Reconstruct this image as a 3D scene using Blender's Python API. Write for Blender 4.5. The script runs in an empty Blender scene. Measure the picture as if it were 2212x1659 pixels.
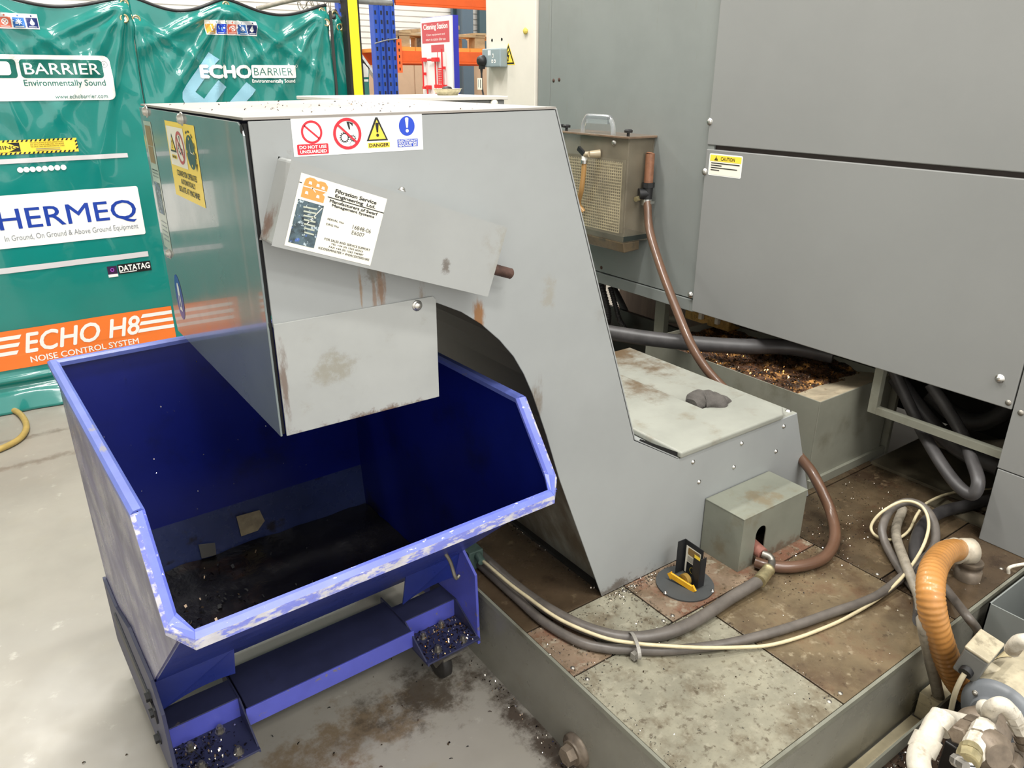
import bpy, bmesh, math, random
from mathutils import Vector, Matrix, noise as mnoise

SC = bpy.context.scene
COL = SC.collection
random.seed(7)
PI = math.pi

# ------------------------------------------------------------------ camera
FPX, CX, CY = 1638.0, 1106.0, 829.5
_p, _ro, _a, CAM_H = math.radians(22.08), math.radians(.07), math.radians(54.64), 1.62
_fw = Vector((math.cos(_a), math.sin(_a), 0)); _rt = Vector((math.sin(_a), -math.cos(_a), 0)); _up = Vector((0, 0, 1))
FW = _fw*math.cos(_p) - _up*math.sin(_p)
_u0 = _up*math.cos(_p) + _fw*math.sin(_p)
RT = _rt*math.cos(_ro) + _u0*math.sin(_ro)
UP = _u0*math.cos(_ro) - _rt*math.sin(_ro)
CAM = Vector((0, 0, CAM_H))
cd = bpy.data.cameras.new('camera'); cam = bpy.data.objects.new('camera', cd); COL.objects.link(cam)
cd.sensor_width = 36.0; cd.lens = 36.0*FPX/2212.0; cd.clip_start = .02
cam.matrix_world = Matrix(((RT.x, UP.x, -FW.x, 0), (RT.y, UP.y, -FW.y, 0), (RT.z, UP.z, -FW.z, CAM_H), (0, 0, 0, 1)))
SC.camera = cam

# ------------------------------------------------------------------ world, lights, exposure
wd = bpy.data.worlds.new('world'); SC.world = wd; wd.use_nodes = True
wd.node_tree.nodes['Background'].inputs[0].default_value = (1.0, .985, .96, 1)
wd.node_tree.nodes['Background'].inputs[1].default_value = 1.3
def lamp(x, y, z, sx, sy, power, col=(1, .985, .95), rot=0):
    l = bpy.data.lights.new('ceiling_light', 'AREA'); l.shape = 'RECTANGLE'; l.size = sx; l.size_y = sy
    l.energy = power; l.color = col
    o = bpy.data.objects.new('ceiling_light', l); COL.objects.link(o); o.location = (x, y, z); o.rotation_euler = (0, 0, rot)
    return o
lamp(.55, 1.2, 5.2, 1.3, .22, 110)
lamp(1.1, -.8, 5.2, 1.4, .3, 80)
lamp(1.9, -2.6, 5.2, 1.6, .4, 70)
lamp(.3, -3.2, 5.2, 1.6, .4, 90)
lamp(.5, 3.3, 5.2, 1.6, .3, 130)
lamp(2.6, 6.2, 5.2, 1.8, .6, 125)
lamp(-.6, 7.6, 5.2, 1.8, .6, 125)
lamp(5.4, 7.8, 5.2, 1.8, .6, 125)
SC.view_settings.view_transform = 'Standard'; SC.view_settings.look = 'None'
SC.view_settings.gamma = 1.0; SC.view_settings.use_curve_mapping = False
SC.view_settings.exposure = .40

# ------------------------------------------------------------------ helpers
def W(px, py, ax, val):
    d = FW + RT*((px-CX)/FPX) - UP*((py-CY)/FPX)
    i = 'xyz'.index(ax)
    return CAM + d*((val-CAM[i])/d[i])
def depth(p): return (Vector(p)-CAM).dot(FW)
def rpx(n, p): return n*depth(p)/FPX
ORG = {}
def srgb(r, g, b):
    f = lambda c: (c/255/12.92) if c/255 <= .04045 else ((c/255+.055)/1.055)**2.4
    return (f(r), f(g), f(b))

class MB:
    def __init__(s): s.v = []; s.f = []; s.m = []; s.s = []
    def add(s, vs, fs, mi=0, sm=False):
        o = len(s.v); s.v += [Vector(v) for v in vs]
        for f in fs: s.f.append([i+o for i in f]); s.m.append(mi); s.s.append(sm)
    def box(s, a, b, mi=0):
        x0, y0, z0 = a; x1, y1, z1 = b
        s.add([(x0,y0,z0),(x1,y0,z0),(x1,y1,z0),(x0,y1,z0),(x0,y0,z1),(x1,y0,z1),(x1,y1,z1),(x0,y1,z1)],
              [(0,3,2,1),(4,5,6,7),(0,1,5,4),(1,2,6,5),(2,3,7,6),(3,0,4,7)], mi)
    def obox(s, c, ax, ay, az, mi=0):
        """box with centre c and half-axis vectors"""
        c = Vector(c); ax, ay, az = Vector(ax), Vector(ay), Vector(az)
        vs = [c+ax*i+ay*j+az*k for k in (-1, 1) for i, j in ((-1,-1),(1,-1),(1,1),(-1,1))]
        s.add(vs, [(0,3,2,1),(4,5,6,7),(0,1,5,4),(1,2,6,5),(2,3,7,6),(3,0,4,7)], mi)
    def poly(s, pts, mi=0): s.add(pts, [list(range(len(pts)))], mi)
    def prism(s, pts, ext, mi=0):
        n = len(pts); e = Vector(ext); pts = [Vector(p) for p in pts]
        s.add(pts+[p+e for p in pts], [list(range(n))[::-1], list(range(n, 2*n))]+[(i, (i+1) % n, (i+1) % n+n, i+n) for i in range(n)], mi)
    def rings(s, rings, mi=0, sm=True, caps=True, close=False):
        n = len(rings[0]); vs = [p for r in rings for p in r]; fs = []
        K = len(rings)
        for k in range(K if close else K-1):
            k2 = (k+1) % K
            for i in range(n):
                fs.append((k*n+i, k*n+(i+1) % n, k2*n+(i+1) % n, k2*n+i))
        s.add(vs, fs, mi, sm)
        if caps and not close:
            s.add(rings[0][::-1], [list(range(n))], mi); s.add(rings[-1], [list(range(n))], mi)
    def lathe(s, p, axis, prof, n=20, mi=0, sm=True, caps=True):
        p = Vector(p); a = Vector(axis).normalized()
        u = a.orthogonal().normalized(); w = a.cross(u)
        s.rings([[p+a*t+(u*math.cos(2*PI*i/n)+w*math.sin(2*PI*i/n))*r for i in range(n)] for t, r in prof], mi, sm, caps)
    def cyl(s, p0, p1, r, r1=None, n=20, mi=0, sm=True):
        p0, p1 = Vector(p0), Vector(p1); L = (p1-p0).length
        s.lathe(p0, p1-p0, [(0, r), (L, r if r1 is None else r1)], n, mi, sm)
    def tube(s, pts, r, n=12, mi=0, caps=True):
        pts = [Vector(p) for p in pts]; K = len(pts); rr = []
        T = [(pts[min(i+1, K-1)]-pts[max(i-1, 0)]).normalized() for i in range(K)]
        u = T[0].orthogonal().normalized()
        for i in range(K):
            u = (u-T[i]*u.dot(T[i])).normalized(); w = T[i].cross(u)
            q = r(i/(K-1)) if callable(r) else r
            rr.append([pts[i]+(u*math.cos(2*PI*j/n)+w*math.sin(2*PI*j/n))*q for j in range(n)])
        s.rings(rr, mi, True, caps)
    def torus(s, c, axis, R, r, n=20, k=8, mi=0):
        a = Vector(axis).normalized(); u = a.orthogonal().normalized(); w = a.cross(u); c = Vector(c)
        rr = []
        for i in range(n):
            d = u*math.cos(2*PI*i/n)+w*math.sin(2*PI*i/n)
            rr.append([c+d*(R+r*math.cos(2*PI*j/k))+a*r*math.sin(2*PI*j/k) for j in range(k)])
        s.rings(rr, mi, True, False, True)
    def build(s, name, mats, parent=None, bevel=0, local=False, seg=2):
        if not isinstance(mats, (list, tuple)): mats = [mats]
        me = bpy.data.meshes.new(name)
        o0 = Vector() if (parent is None or local) else ORG.get(parent.name, Vector())
        me.from_pydata([v-o0 for v in s.v], [], s.f)
        for m in mats: me.materials.append(m)
        me.polygons.foreach_set('material_index', s.m); me.polygons.foreach_set('use_smooth', s.s)
        me.update()
        bm = bmesh.new(); bm.from_mesh(me); bmesh.ops.recalc_face_normals(bm, faces=bm.faces); bm.to_mesh(me); bm.free()
        o = bpy.data.objects.new(name, me); COL.objects.link(o)
        if parent is not None:
            o.parent = parent; ORG[o.name] = o0
        if bevel:
            b = o.modifiers.new('edge', 'BEVEL'); b.width = bevel; b.segments = seg; b.limit_method = 'ANGLE'; b.angle_limit = math.radians(40)
        return o

def thing(name, label, cat, loc=(0, 0, 0), yaw=0, group=None):
    o = bpy.data.objects.new(name, None); COL.objects.link(o); o.empty_display_size = .05
    o.location = loc; o.rotation_euler = (0, 0, yaw); o['label'] = label; o['category'] = cat
    if group: o['group'] = group
    ORG[o.name] = Vector() if yaw else Vector(loc)
    return o
def tag(o, label, cat, group=None, kind=None):
    o['label'] = label; o['category'] = cat
    if group: o['group'] = group
    if kind: o['kind'] = kind
    return o
def struct(o): o['kind'] = 'structure'; return o

def spl(P, k=8):
    P = [Vector(p) for p in P]; out = []
    Q = [P[0]*2-P[1]]+P+[P[-1]*2-P[-2]]
    for i in range(1, len(Q)-2):
        for j in range(k):
            t = j/k; a, b, c, d = Q[i-1], Q[i], Q[i+1], Q[i+2]
            out.append(.5*((2*b)+(c-a)*t+(2*a-5*b+4*c-d)*t*t+(3*b-a-3*c+d)*t**3))
    out.append(P[-1]); return out

# ------------------------------------------------------------------ materials
MATS = {}
def M(name, col, rough=.5, metal=0, mott=0, mscale=6, spots=(), blobs=(), bump=0, bscale=60, spec=.5, coat=0, trans=0, stretch=None, rvar=0, alpha=1, emis=0):
    """spots: (colour, scale, low, high, amount[, stretch vector]); blobs: (centre, radii, colour, amount, noise scale)"""
    m = bpy.data.materials.new(name); m.use_nodes = True; nt = m.node_tree; N = nt.nodes; L = nt.links
    b = N['Principled BSDF']
    b.inputs['Roughness'].default_value = rough; b.inputs['Metallic'].default_value = metal
    b.inputs['Specular IOR Level'].default_value = spec; b.inputs['Coat Weight'].default_value = coat
    b.inputs['Transmission Weight'].default_value = trans; b.inputs['Alpha'].default_value = alpha
    geo = N.new('ShaderNodeNewGeometry'); pos = geo.outputs['Position']
    def nz(scale, st=None, detail=5, rgh=.6):
        src = pos
        if st:
            mp = N.new('ShaderNodeVectorMath'); mp.operation = 'MULTIPLY'; mp.inputs[1].default_value = st; L.new(pos, mp.inputs[0]); src = mp.outputs[0]
        n = N.new('ShaderNodeTexNoise'); n.inputs['Scale'].default_value = scale; n.inputs['Detail'].default_value = detail; n.inputs['Roughness'].default_value = rgh
        L.new(src, n.inputs['Vector']); return n.outputs['Fac']
    def ramp(fac, lo, hi, a=0, c=1):
        r = N.new('ShaderNodeMapRange'); r.inputs[1].default_value = lo; r.inputs[2].default_value = hi; r.inputs[3].default_value = a; r.inputs[4].default_value = c
        r.interpolation_type = 'SMOOTHSTEP'; L.new(fac, r.inputs[0]); return r.outputs[0]
    def mix(fac, A, B):
        x = N.new('ShaderNodeMix'); x.data_type = 'RGBA'; L.new(fac, x.inputs[0])
        if isinstance(A, tuple): x.inputs[6].default_value = A+(1,)
        else: L.new(A, x.inputs[6])
        if isinstance(B, tuple): x.inputs[7].default_value = B+(1,)
        else: L.new(B, x.inputs[7])
        return x.outputs[2]
    cur = tuple(col)
    if mott:
        lo = tuple(c*(1-mott) for c in col); hi = tuple(min(1, c*(1+mott)) for c in col)
        cur = mix(ramp(nz(mscale, stretch), .3, .7), lo, hi)
    for sp in spots:
        c, sc, lo, hi, am = sp[:5]; st = sp[5] if len(sp) > 5 else None
        cur = mix(ramp(nz(sc, st, 8, .65), lo, hi, 0, am), cur, tuple(c))
    for bl in blobs:
        ce, ra, c, am, ns = bl[:5]; bst = bl[5] if len(bl) > 5 else ((1, 1, .22) if ra[2] > 3*ra[0] else None)
        sb = N.new('ShaderNodeVectorMath'); sb.operation = 'SUBTRACT'; sb.inputs[1].default_value = ce; L.new(pos, sb.inputs[0])
        dv = N.new('ShaderNodeVectorMath'); dv.operation = 'DIVIDE'; dv.inputs[1].default_value = ra; L.new(sb.outputs[0], dv.inputs[0])
        ln = N.new('ShaderNodeVectorMath'); ln.operation = 'LENGTH'; L.new(dv.outputs[0], ln.inputs[0])
        ad = N.new('ShaderNodeMath'); ad.operation = 'ADD'; L.new(ln.outputs['Value'], ad.inputs[0])
        L.new(ramp(nz(ns, bst, 8, .72), .25, .75, -.45, .75), ad.inputs[1])
        cur = mix(ramp(ad.outputs[0], 1.0, .25, 0, am), cur, tuple(c))
    if isinstance(cur, tuple): b.inputs['Base Color'].default_value = cur+(1,)
    else: L.new(cur, b.inputs['Base Color'])
    if rvar: L.new(ramp(nz(mscale*1.7), .3, .7, max(0, rough-rvar), min(1, rough+rvar)), b.inputs['Roughness'])
    if bump:
        bp = N.new('ShaderNodeBump'); bp.inputs['Strength'].default_value = bump; bp.inputs['Distance'].default_value = .01
        L.new(nz(bscale), bp.inputs['Height']); L.new(bp.outputs[0], b.inputs['Normal'])
    MATS[name] = m; return m
def F(name, rgb, rough=.5, **k): return M(name, srgb(*rgb), rough, **k)

DIRT = srgb(70, 52, 34); RUST = srgb(86, 56, 32); OIL = srgb(28, 22, 18); OLIVE = srgb(112, 104, 84)
paint = F('grey_paint', (150, 153, 152), .42, mott=.05, mscale=3, spots=[(srgb(120, 116, 100), 9, .62, .80, .35), (srgb(90, 84, 70), 90, .74, .80, .5)], bump=.02, bscale=90)
paint_end = F('grey_gloss_paint', (112, 122, 122), .16, spots=[(OIL, 75, .725, .76, .8)], coat=.4, rvar=.04, mott=.03)
paint_side = F('grey_side_paint', (150, 153, 152), .40, mott=.05, mscale=3,
    spots=[(srgb(120, 116, 100), 9, .64, .82, .3), (srgb(100, 94, 80), 110, .74, .80, .5)],
    blobs=[((.612, 1.294, 1.235), (.012, .05, .07), srgb(120, 78, 30), .75, 40), ((.597, 1.294, 1.235), (.006, .05, .06), srgb(120, 78, 30), .6, 60),
           ((.57, 1.294, 1.24), (.005, .05, .07), srgb(130, 92, 40), .7, 50), ((.70, 1.294, 1.22), (.012, .05, .04), srgb(110, 80, 40), .5, 60),
           ((.828, 1.294, 1.15), (.018, .05, .06), srgb(130, 84, 30), .9, 40), ((.60, 1.294, 1.275), (.03, .05, .03), srgb(90, 80, 60), .6, 60),
           ((.46, 1.294, 1.46), (.02, .05, .05), srgb(120, 112, 96), .5, 60), ((1.02, 1.294, 1.18), (.03, .05, .05), srgb(140, 134, 118), .5, 30),
           ((1.27, 1.294, .262), (.22, .05, .03), DIRT, .7, 25), ((.99, 1.294, .90), (.02, .05, .10), srgb(96, 74, 44), .7, 30)])
paint_chute = F('grey_chute_paint', (158, 160, 157), .42, mott=.06, mscale=5,
    spots=[(srgb(128, 122, 102), 14, .58, .80, .5), (DIRT, 85, .72, .78, .7)],
    blobs=[((.565, 1.29, .985), (.26, .05, .022), RUST, .9, 30), ((.405, 1.29, 1.08), (.012, .05, .12), RUST, .7, 40), ((.50, 1.29, 1.11), (.07, .05, .04), srgb(124, 116, 92), .5, 20)])
paint_top = F('grey_top_paint', (146, 140, 133), .5, mott=.08, mscale=10, spots=[(srgb(120, 105, 92), 60, .62, .75, .6), (OIL, 130, .72, .77, .8)],
    blobs=[((.62, 1.7, 1.56), (.22, .22, .2), srgb(150, 130, 112), .6, 60)])
dark_pan = F('dark_mottled_steel', (28, 26, 24), .35, mott=.35, mscale=9, spots=[(OIL, 16, .5, .8, .7)])
under_pan = F('stained_under_steel', (126, 124, 112), .42, mott=.2, mscale=6, spots=[(srgb(74, 56, 34), 7, .42, .65, .8, (1, 1, .35)), (OIL, 20, .6, .8, .6)], blobs=[((1.06, 1.7, .85), (.4, .9, .30), srgb(44, 40, 36), .9, 5)])  # stains, plus a blob that darkens the upper end of the pan
mach = F('machine_grey_paint', (132, 133, 131), .38, mott=.03, mscale=2, spots=[(srgb(112, 108, 98), 5, .66, .85, .3)], bump=.015, bscale=140)
mach_side = F('machine_side_paint', (126, 130, 127), .38, mott=.05, mscale=3, spots=[(srgb(110, 100, 82), 10, .60, .8, .5, (1, 6, .5)), (srgb(110, 84, 44), 30, .70, .76, .5, (1, 3, .12))])
cream = F('cream_cabinet_paint', (216, 210, 198), .45, mott=.03, spots=[(srgb(176, 168, 152), 9, .66, .85, .3)])
black = F('black_rubber', (26, 26, 27), .5)
black_gap = F('black_gap', (10, 10, 10), .7)
steel = F('bright_screw_steel', (205, 203, 198), .28, metal=1)
dull_steel = F('dull_steel', (150, 146, 138), .45, metal=.9, mott=.2, mscale=40)
rusty = F('rusty_thread_steel', (84, 62, 54), .6, metal=.4, mott=.35, mscale=60)
blue = F('skip_blue_paint', (34, 48, 122), .34, mott=.14, mscale=5, spots=[(srgb(150, 150, 160), 95, .735, .77, .55, (1, .5, .5)), (srgb(16, 16, 40), 10, .60, .80, .5)], rvar=.08)
blue_in = F('skip_blue_inside_shade', (12, 24, 104), .30, mott=.15, mscale=3, spots=[(srgb(205, 205, 215), 115, .755, .78, .8), (srgb(12, 14, 34), 4.5, .52, .72, .6)], blobs=[((.55, 2.06, .30), (.7, .12, .12), OIL, .9, 14)])  # blue darkened so that the inside of the hopper reads as shaded
blue_low = F('skip_blue_lower_band', (44, 54, 92), .26, mott=.2, mscale=7, spots=[(OIL, 14, .58, .72, .9), (srgb(150, 158, 178), 60, .70, .76, .6)], rvar=.08)
blue_side = F('skip_blue_left_sheen', (86, 84, 120), .3, mott=.25, mscale=5, stretch=(1, .4, 3), rvar=.1)  # grey-purple highlight of the left outer side put into the colour
blue_rim = F('worn_blue_rim', (98, 110, 198), .34, mott=.12, mscale=12, spots=[(srgb(120, 112, 92), 26, .66, .72, .6, (.6, .6, 1)), (srgb(232, 228, 222), 130, .635, .665, .9, (.5, 1, 1)), (srgb(120, 126, 190), 9, .5, .7, .5)])
worn_edge = F('worn_rim_edge', (186, 184, 190), .36, mott=.12, mscale=40, spots=[(srgb(104, 114, 198), 70, .44, .56, .92, (.4, 1, 1)), (srgb(128, 112, 92), 110, .64, .70, .6)])
blue_rim2 = F('blue_side_rim', (88, 100, 168), .36, mott=.12, mscale=12, spots=[(srgb(128, 122, 104), 24, .62, .68, .7, (1, .4, 1)), (srgb(226, 222, 214), 40, .69, .71, .8)])
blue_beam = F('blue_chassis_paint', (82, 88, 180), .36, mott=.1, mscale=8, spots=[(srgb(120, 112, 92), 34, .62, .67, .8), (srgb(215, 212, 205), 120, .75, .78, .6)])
blue_dark = F('dark_blue_chassis', (48, 51, 80), .5, mott=.15, mscale=9, spots=[(srgb(128, 118, 98), 22, .68, .74, .6), (OIL, 9, .6, .8, .6)])  # darker, greyer version of the chassis blue with brown and black spots
oilm = F('black_oil_residue', (16, 15, 15), .18, mott=.4, mscale=9, bump=.35, bscale=26, spots=[(srgb(58, 36, 22), 4, .55, .75, .6)], rvar=.1)
caster_m = F('caster_rubber', (40, 38, 36), .6, mott=.3, mscale=40, spots=[(srgb(150, 146, 140), 90, .70, .75, .7)])
PLW = [(srgb(88, 74, 54), 11, .46, .66, .65), (srgb(158, 153, 135), 28, .54, .66, .55), (srgb(72, 60, 44), 48, .54, .66, .7), (OIL, 70, .64, .71, .8), (srgb(214, 209, 194), 75, .68, .73, .4)]
pl_a = F('plate_grey_worn', (136, 132, 115), .32, mott=.18, mscale=9, spots=PLW, rvar=.12, bump=.08, bscale=60)
pl_b = F('plate_pink_rust', (126, 108, 90), .34, mott=.18, mscale=12, spots=[(srgb(112, 66, 48), 9, .46, .62, .7)]+PLW, rvar=.12, bump=.08, bscale=60)
pl_c = F('plate_brown_oily_dim', (76, 64, 48), .28, mott=.25, mscale=8, spots=[(srgb(48, 34, 24), 5, .46, .68, .9), (srgb(150, 132, 104), 18, .56, .72, .6), (srgb(70, 48, 34), 36, .54, .70, .6), (OIL, 34, .62, .74, .7), (srgb(190, 176, 150), 90, .69, .74, .6)], rvar=.12, bump=.06, bscale=60)  # oily brown, base also darkened for the weaker light at the right
pl_e = F('plate_tan_rust_dim', (106, 92, 70), .32, mott=.22, mscale=9, spots=[(srgb(70, 52, 38), 5, .46, .68, .8), (srgb(88, 58, 42), 9, .52, .70, .5), (srgb(158, 146, 122), 24, .56, .70, .6), (srgb(62, 48, 36), 44, .56, .70, .65), (OIL, 80, .66, .74, .75)], rvar=.12, bump=.06, bscale=60)  # rusty tan, with the dimmer light of the right side darkened into it
pl_d = F('plate_dark_oily', (80, 66, 50), .24, mott=.3, mscale=8, spots=[(srgb(34, 24, 18), 4, .42, .66, .9), (srgb(134, 118, 92), 20, .58, .74, .6), (OIL, 40, .6, .72, .7)], rvar=.12, bump=.06, bscale=60)
plat_side = F('platform_side_paint', (124, 122, 112), .30, mott=.1, mscale=4, spots=[(srgb(84, 70, 54), 60, .72, .77, .7), (srgb(100, 90, 72), 7, .56, .8, .45)], rvar=.08)
tank_m = F('coolant_tank_paint', (122, 122, 110), .36, mott=.1, mscale=5, spots=[(srgb(82, 76, 58), 6, .5, .75, .6), (srgb(150, 148, 132), 5, .62, .78, .4, (1, 1, .2))])
tank_rim = F('tank_rim_stained', (160, 148, 126), .4, mott=.2, mscale=20, spots=[(srgb(96, 66, 40), 24, .56, .7, .8)])
lid_m = F('conveyor_lid_paint', (142, 143, 134), .38, mott=.08, mscale=6, spots=[(srgb(112, 100, 78), 9, .54, .74, .6), (OIL, 80, .715, .76, .7), (srgb(90, 70, 48), 30, .66, .76, .4)],
    blobs=[((1.75, 2.25, .62), (.75, .62, .3), srgb(104, 88, 66), .85, 2), ((1.80, 2.25, .62), (.75, .75, .3), srgb(92, 74, 52), .95, 5), ((1.5, 1.3, .60), (.6, .02, .02), DIRT, .7, 40)])
gbox_m = F('guard_box_paint', (124, 126, 114), .38, mott=.1, mscale=6, spots=[(srgb(104, 92, 68), 8, .54, .74, .6), (OIL, 90, .715, .76, .7)],
    blobs=[((1.78, 1.2, .437), (.09, .07, .02), srgb(110, 92, 62), .6, 16), ((1.80, 1.146, .26), (.2, .03, .03), RUST, .6, 30)])
def swarf_m(name, rgb): return F(name, rgb, .22, metal=1)
chip = swarf_m('bright_swarf', (225, 218, 205)); chip_d = swarf_m('dark_swarf', (90, 78, 66)); chip_g = swarf_m('golden_swarf', (205, 150, 84))
mud = F('oily_chip_sludge', (74, 48, 30), .32, mott=.5, mscale=30, spots=[(srgb(226, 164, 92), 14, .53, .66, .85), (srgb(214, 150, 84), 44, .60, .70, .8), (srgb(18, 13, 11), 9, .52, .66, .95)], bump=.9, bscale=90, rvar=.12)
hose_grey = F('grey_hydraulic_rubber', (92, 86, 80), .42, mott=.15, mscale=30, spots=[(srgb(40, 36, 34), 22, .6, .75, .6), (srgb(170, 158, 140), 80, .70, .78, .5)])
hose_dirty = F('dusty_grey_rubber', (140, 132, 118), .5, mott=.2, mscale=40, spots=[(srgb(70, 64, 58), 26, .58, .74, .7)])
hose_black = F('black_hose_rubber', (58, 56, 56), .42, mott=.2, mscale=20, spots=[(srgb(100, 88, 72), 14, .66, .8, .5)])
hose_brown = F('brown_drain_hose', (94, 68, 52), .30, mott=.12, mscale=8, spots=[(srgb(72, 50, 38), 9, .55, .75, .7)], coat=.08)
hose_cream = F('cream_cable', (200, 187, 152), .45, mott=.1, mscale=40)
orange_h = F('orange_ribbed_hose', (172, 120, 62), .36, mott=.18, mscale=8, spots=[(srgb(112, 66, 24), 7, .58, .78, .6), (srgb(222, 182, 116), 12, .62, .76, .5)], coat=.2)
hose_floor = F('yellow_air_hose', (176, 150, 84), .42, mott=.1, mscale=20)
fit = F('pale_pipe_fitting', (200, 193, 178), .5, mott=.14, mscale=26, spots=[(srgb(132, 116, 92), 22, .52, .70, .75), (srgb(74, 60, 46), 50, .62, .74, .7)], bump=.15, bscale=70)
fit_g = F('grimy_cast_fitting', (116, 104, 90), .5, mott=.3, mscale=24, metal=.3, spots=[(srgb(70, 58, 46), 24, .54, .7, .7)])
brass = F('yellow_brass', (178, 166, 128), .36, metal=.75, mott=.2, mscale=60)
motor_m = F('dusty_motor_paint', (174, 164, 140), .55, mott=.16, mscale=30, spots=[(srgb(112, 104, 86), 22, .50, .68, .75), (OIL, 60, .72, .78, .6)])
motor_g = F('motor_end_grey', (110, 114, 118), .42, mott=.08, mscale=10)
box_grey = F('terminal_box_grey', (112, 112, 108), .42, mott=.05)
tray_m = F('oily_tray_steel', (56, 44, 36), .24, mott=.4, mscale=14, spots=[(srgb(20, 14, 12), 8, .5, .7, .8), (srgb(130, 110, 84), 30, .68, .76, .5)])
green = F('barrier_green_pvc', (18, 124, 115), .17, mott=.06, mscale=2, bump=.09, bscale=14, coat=.7)
white_pr = F('white_print', (240, 240, 236), .3); green_pr = F('dark_green_print', (20, 104, 92), .3); navy_pr = F('blue_print', (28, 62, 158), .3)
grey_pr = F('grey_print', (130, 134, 140), .3); black_pr = F('black_print', (20, 22, 22), .4); orange_pr = F('orange_print', (240, 122, 48), .3)
ltblue_pr = F('pale_blue_print', (140, 186, 204), .3); yel_pr = F('yellow_print', (250, 216, 70), .35); red_pr = F('red_print', (206, 30, 48), .35)
bluesafe = F('safety_blue_print', (22, 66, 190), .35); silver_pr = F('silver_strip', (206, 204, 206), .25); salmon_pr = F('salmon_print', (222, 112, 86), .35)
amber_pr = F('amber_print', (228, 164, 66), .35); deepn_pr = F('deep_navy_print', (28, 44, 104), .35); midb_pr = F('mid_blue_print', (46, 106, 180), .35)
label_w = F('label_cream', (236, 232, 216), .42, mott=.03); purple_pr = F('purple_print', (52, 22, 62), .4); tan_pr = F('tan_print', (222, 150, 76), .4)
photo_pr = F('swarf_photo_print', (66, 84, 92), .35, mott=.5, mscale=60, spots=[(srgb(190, 205, 212), 90, .56, .62, .9), (srgb(70, 106, 196), 55, .60, .66, .8), (srgb(18, 26, 26), 70, .58, .64, .9)])
label_glass = F('aged_label', (176, 182, 166), .25, mott=.08); brown_pr = F('brown_print', (140, 112, 66), .4); red2_pr = F('dull_red_print', (190, 66, 70), .4)
eyelet = F('brass_eyelet', (212, 196, 150), .3, metal=.85)
yellow_p = F('post_yellow', (250, 226, 40), .4); rackblue = F('rack_blue', (36, 78, 178), .4, mott=.08, mscale=8); rackor = F('rack_orange', (232, 96, 34), .42, mott=.06, mscale=9)
wood = F('pallet_wood', (186, 160, 122), .7, mott=.18, mscale=18, stretch=(.3, 1, 1), spots=[(srgb(96, 76, 54), 22, .62, .76, .6)])
galv = F('galvanised_brace', (150, 152, 152), .4, metal=.6, mott=.12, mscale=30)
concrete = F('concrete_floor', (150, 145, 135), .42, mott=.08, mscale=2.4,
    spots=[(srgb(150, 144, 130), 7, .52, .76, .5), (srgb(205, 200, 190), 13, .60, .76, .5), (srgb(90, 78, 60), 60, .73, .78, .5)],
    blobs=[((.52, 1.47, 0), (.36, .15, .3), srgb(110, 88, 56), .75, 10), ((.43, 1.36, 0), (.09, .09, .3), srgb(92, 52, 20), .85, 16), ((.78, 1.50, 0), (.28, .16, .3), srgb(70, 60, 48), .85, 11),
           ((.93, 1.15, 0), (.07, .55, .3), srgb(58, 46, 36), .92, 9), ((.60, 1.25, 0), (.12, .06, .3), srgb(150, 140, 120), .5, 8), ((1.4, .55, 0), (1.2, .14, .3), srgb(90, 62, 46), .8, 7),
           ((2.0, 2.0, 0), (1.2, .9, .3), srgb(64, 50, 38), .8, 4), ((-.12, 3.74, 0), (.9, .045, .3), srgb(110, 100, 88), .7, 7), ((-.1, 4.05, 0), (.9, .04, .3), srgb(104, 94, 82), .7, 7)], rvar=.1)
wall_m = F('pale_wall_cladding', (226, 224, 218), .5, mott=.03)
wall_b = F('buff_board', (196, 166, 138), .6, mott=.05)
plastic_clear = M('cloudy_acrylic', srgb(156, 146, 126), .16, alpha=.26, mott=.2, mscale=9, spots=[(srgb(92, 62, 42), 8, .55, .8, .7)], coat=.5)
clear_h = M('clear_handle_plastic', srgb(230, 234, 236), .12, trans=.85, spec=.7)
mesh_p = F('filter_pad', (96, 92, 76), .7, mott=.2, mscale=14)
mesh_m = F('filter_mesh', (214, 202, 164), .6, mott=.2, mscale=14, spots=[(srgb(120, 106, 80), 10, .55, .75, .5)])
copper_s = F('stained_copper', (134, 92, 68), .35, mott=.2, mscale=40)
rag_m = F('grey_rag', (78, 74, 70), .9, mott=.12, mscale=30, bump=.4, bscale=120)
black_met = F('black_powder_coat', (30, 31, 33), .5); disc_m = F('dark_rubber_disc', (66, 68, 68), .6, mott=.08, mscale=20)
amber_pl = F('amber_plastic', (222, 164, 34), .35, mott=.1, mscale=40)
pinkish = F('red_primer_fitting', (140, 92, 80), .6, mott=.2, mscale=50)
teal_v = F('teal_valve_paint', (72, 92, 84), .5, mott=.2, mscale=40)
red_tool = F('red_tool_plastic', (220, 40, 44), .4); sign_blue = F('sign_edge_blue', (58, 62, 190), .4); alu = F('pressed_aluminium', (186, 178, 150), .4, metal=.6, mott=.15, mscale=60)
sock_m = F('metal_clad_grey', (138, 152, 156), .4, mott=.05); tape_m = F('old_label_residue', (150, 136, 104), .6, mott=.2, mscale=40)
yellow_stain = F('oily_yellow_casting', (168, 132, 70), .4, mott=.35, mscale=40, spots=[(srgb(90, 66, 34), 40, .54, .68, .8)])
pinkwall = F('pink_grey_board', (172, 156, 146), .6, mott=.12, mscale=6, stretch=(1, 4, .3))

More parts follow.
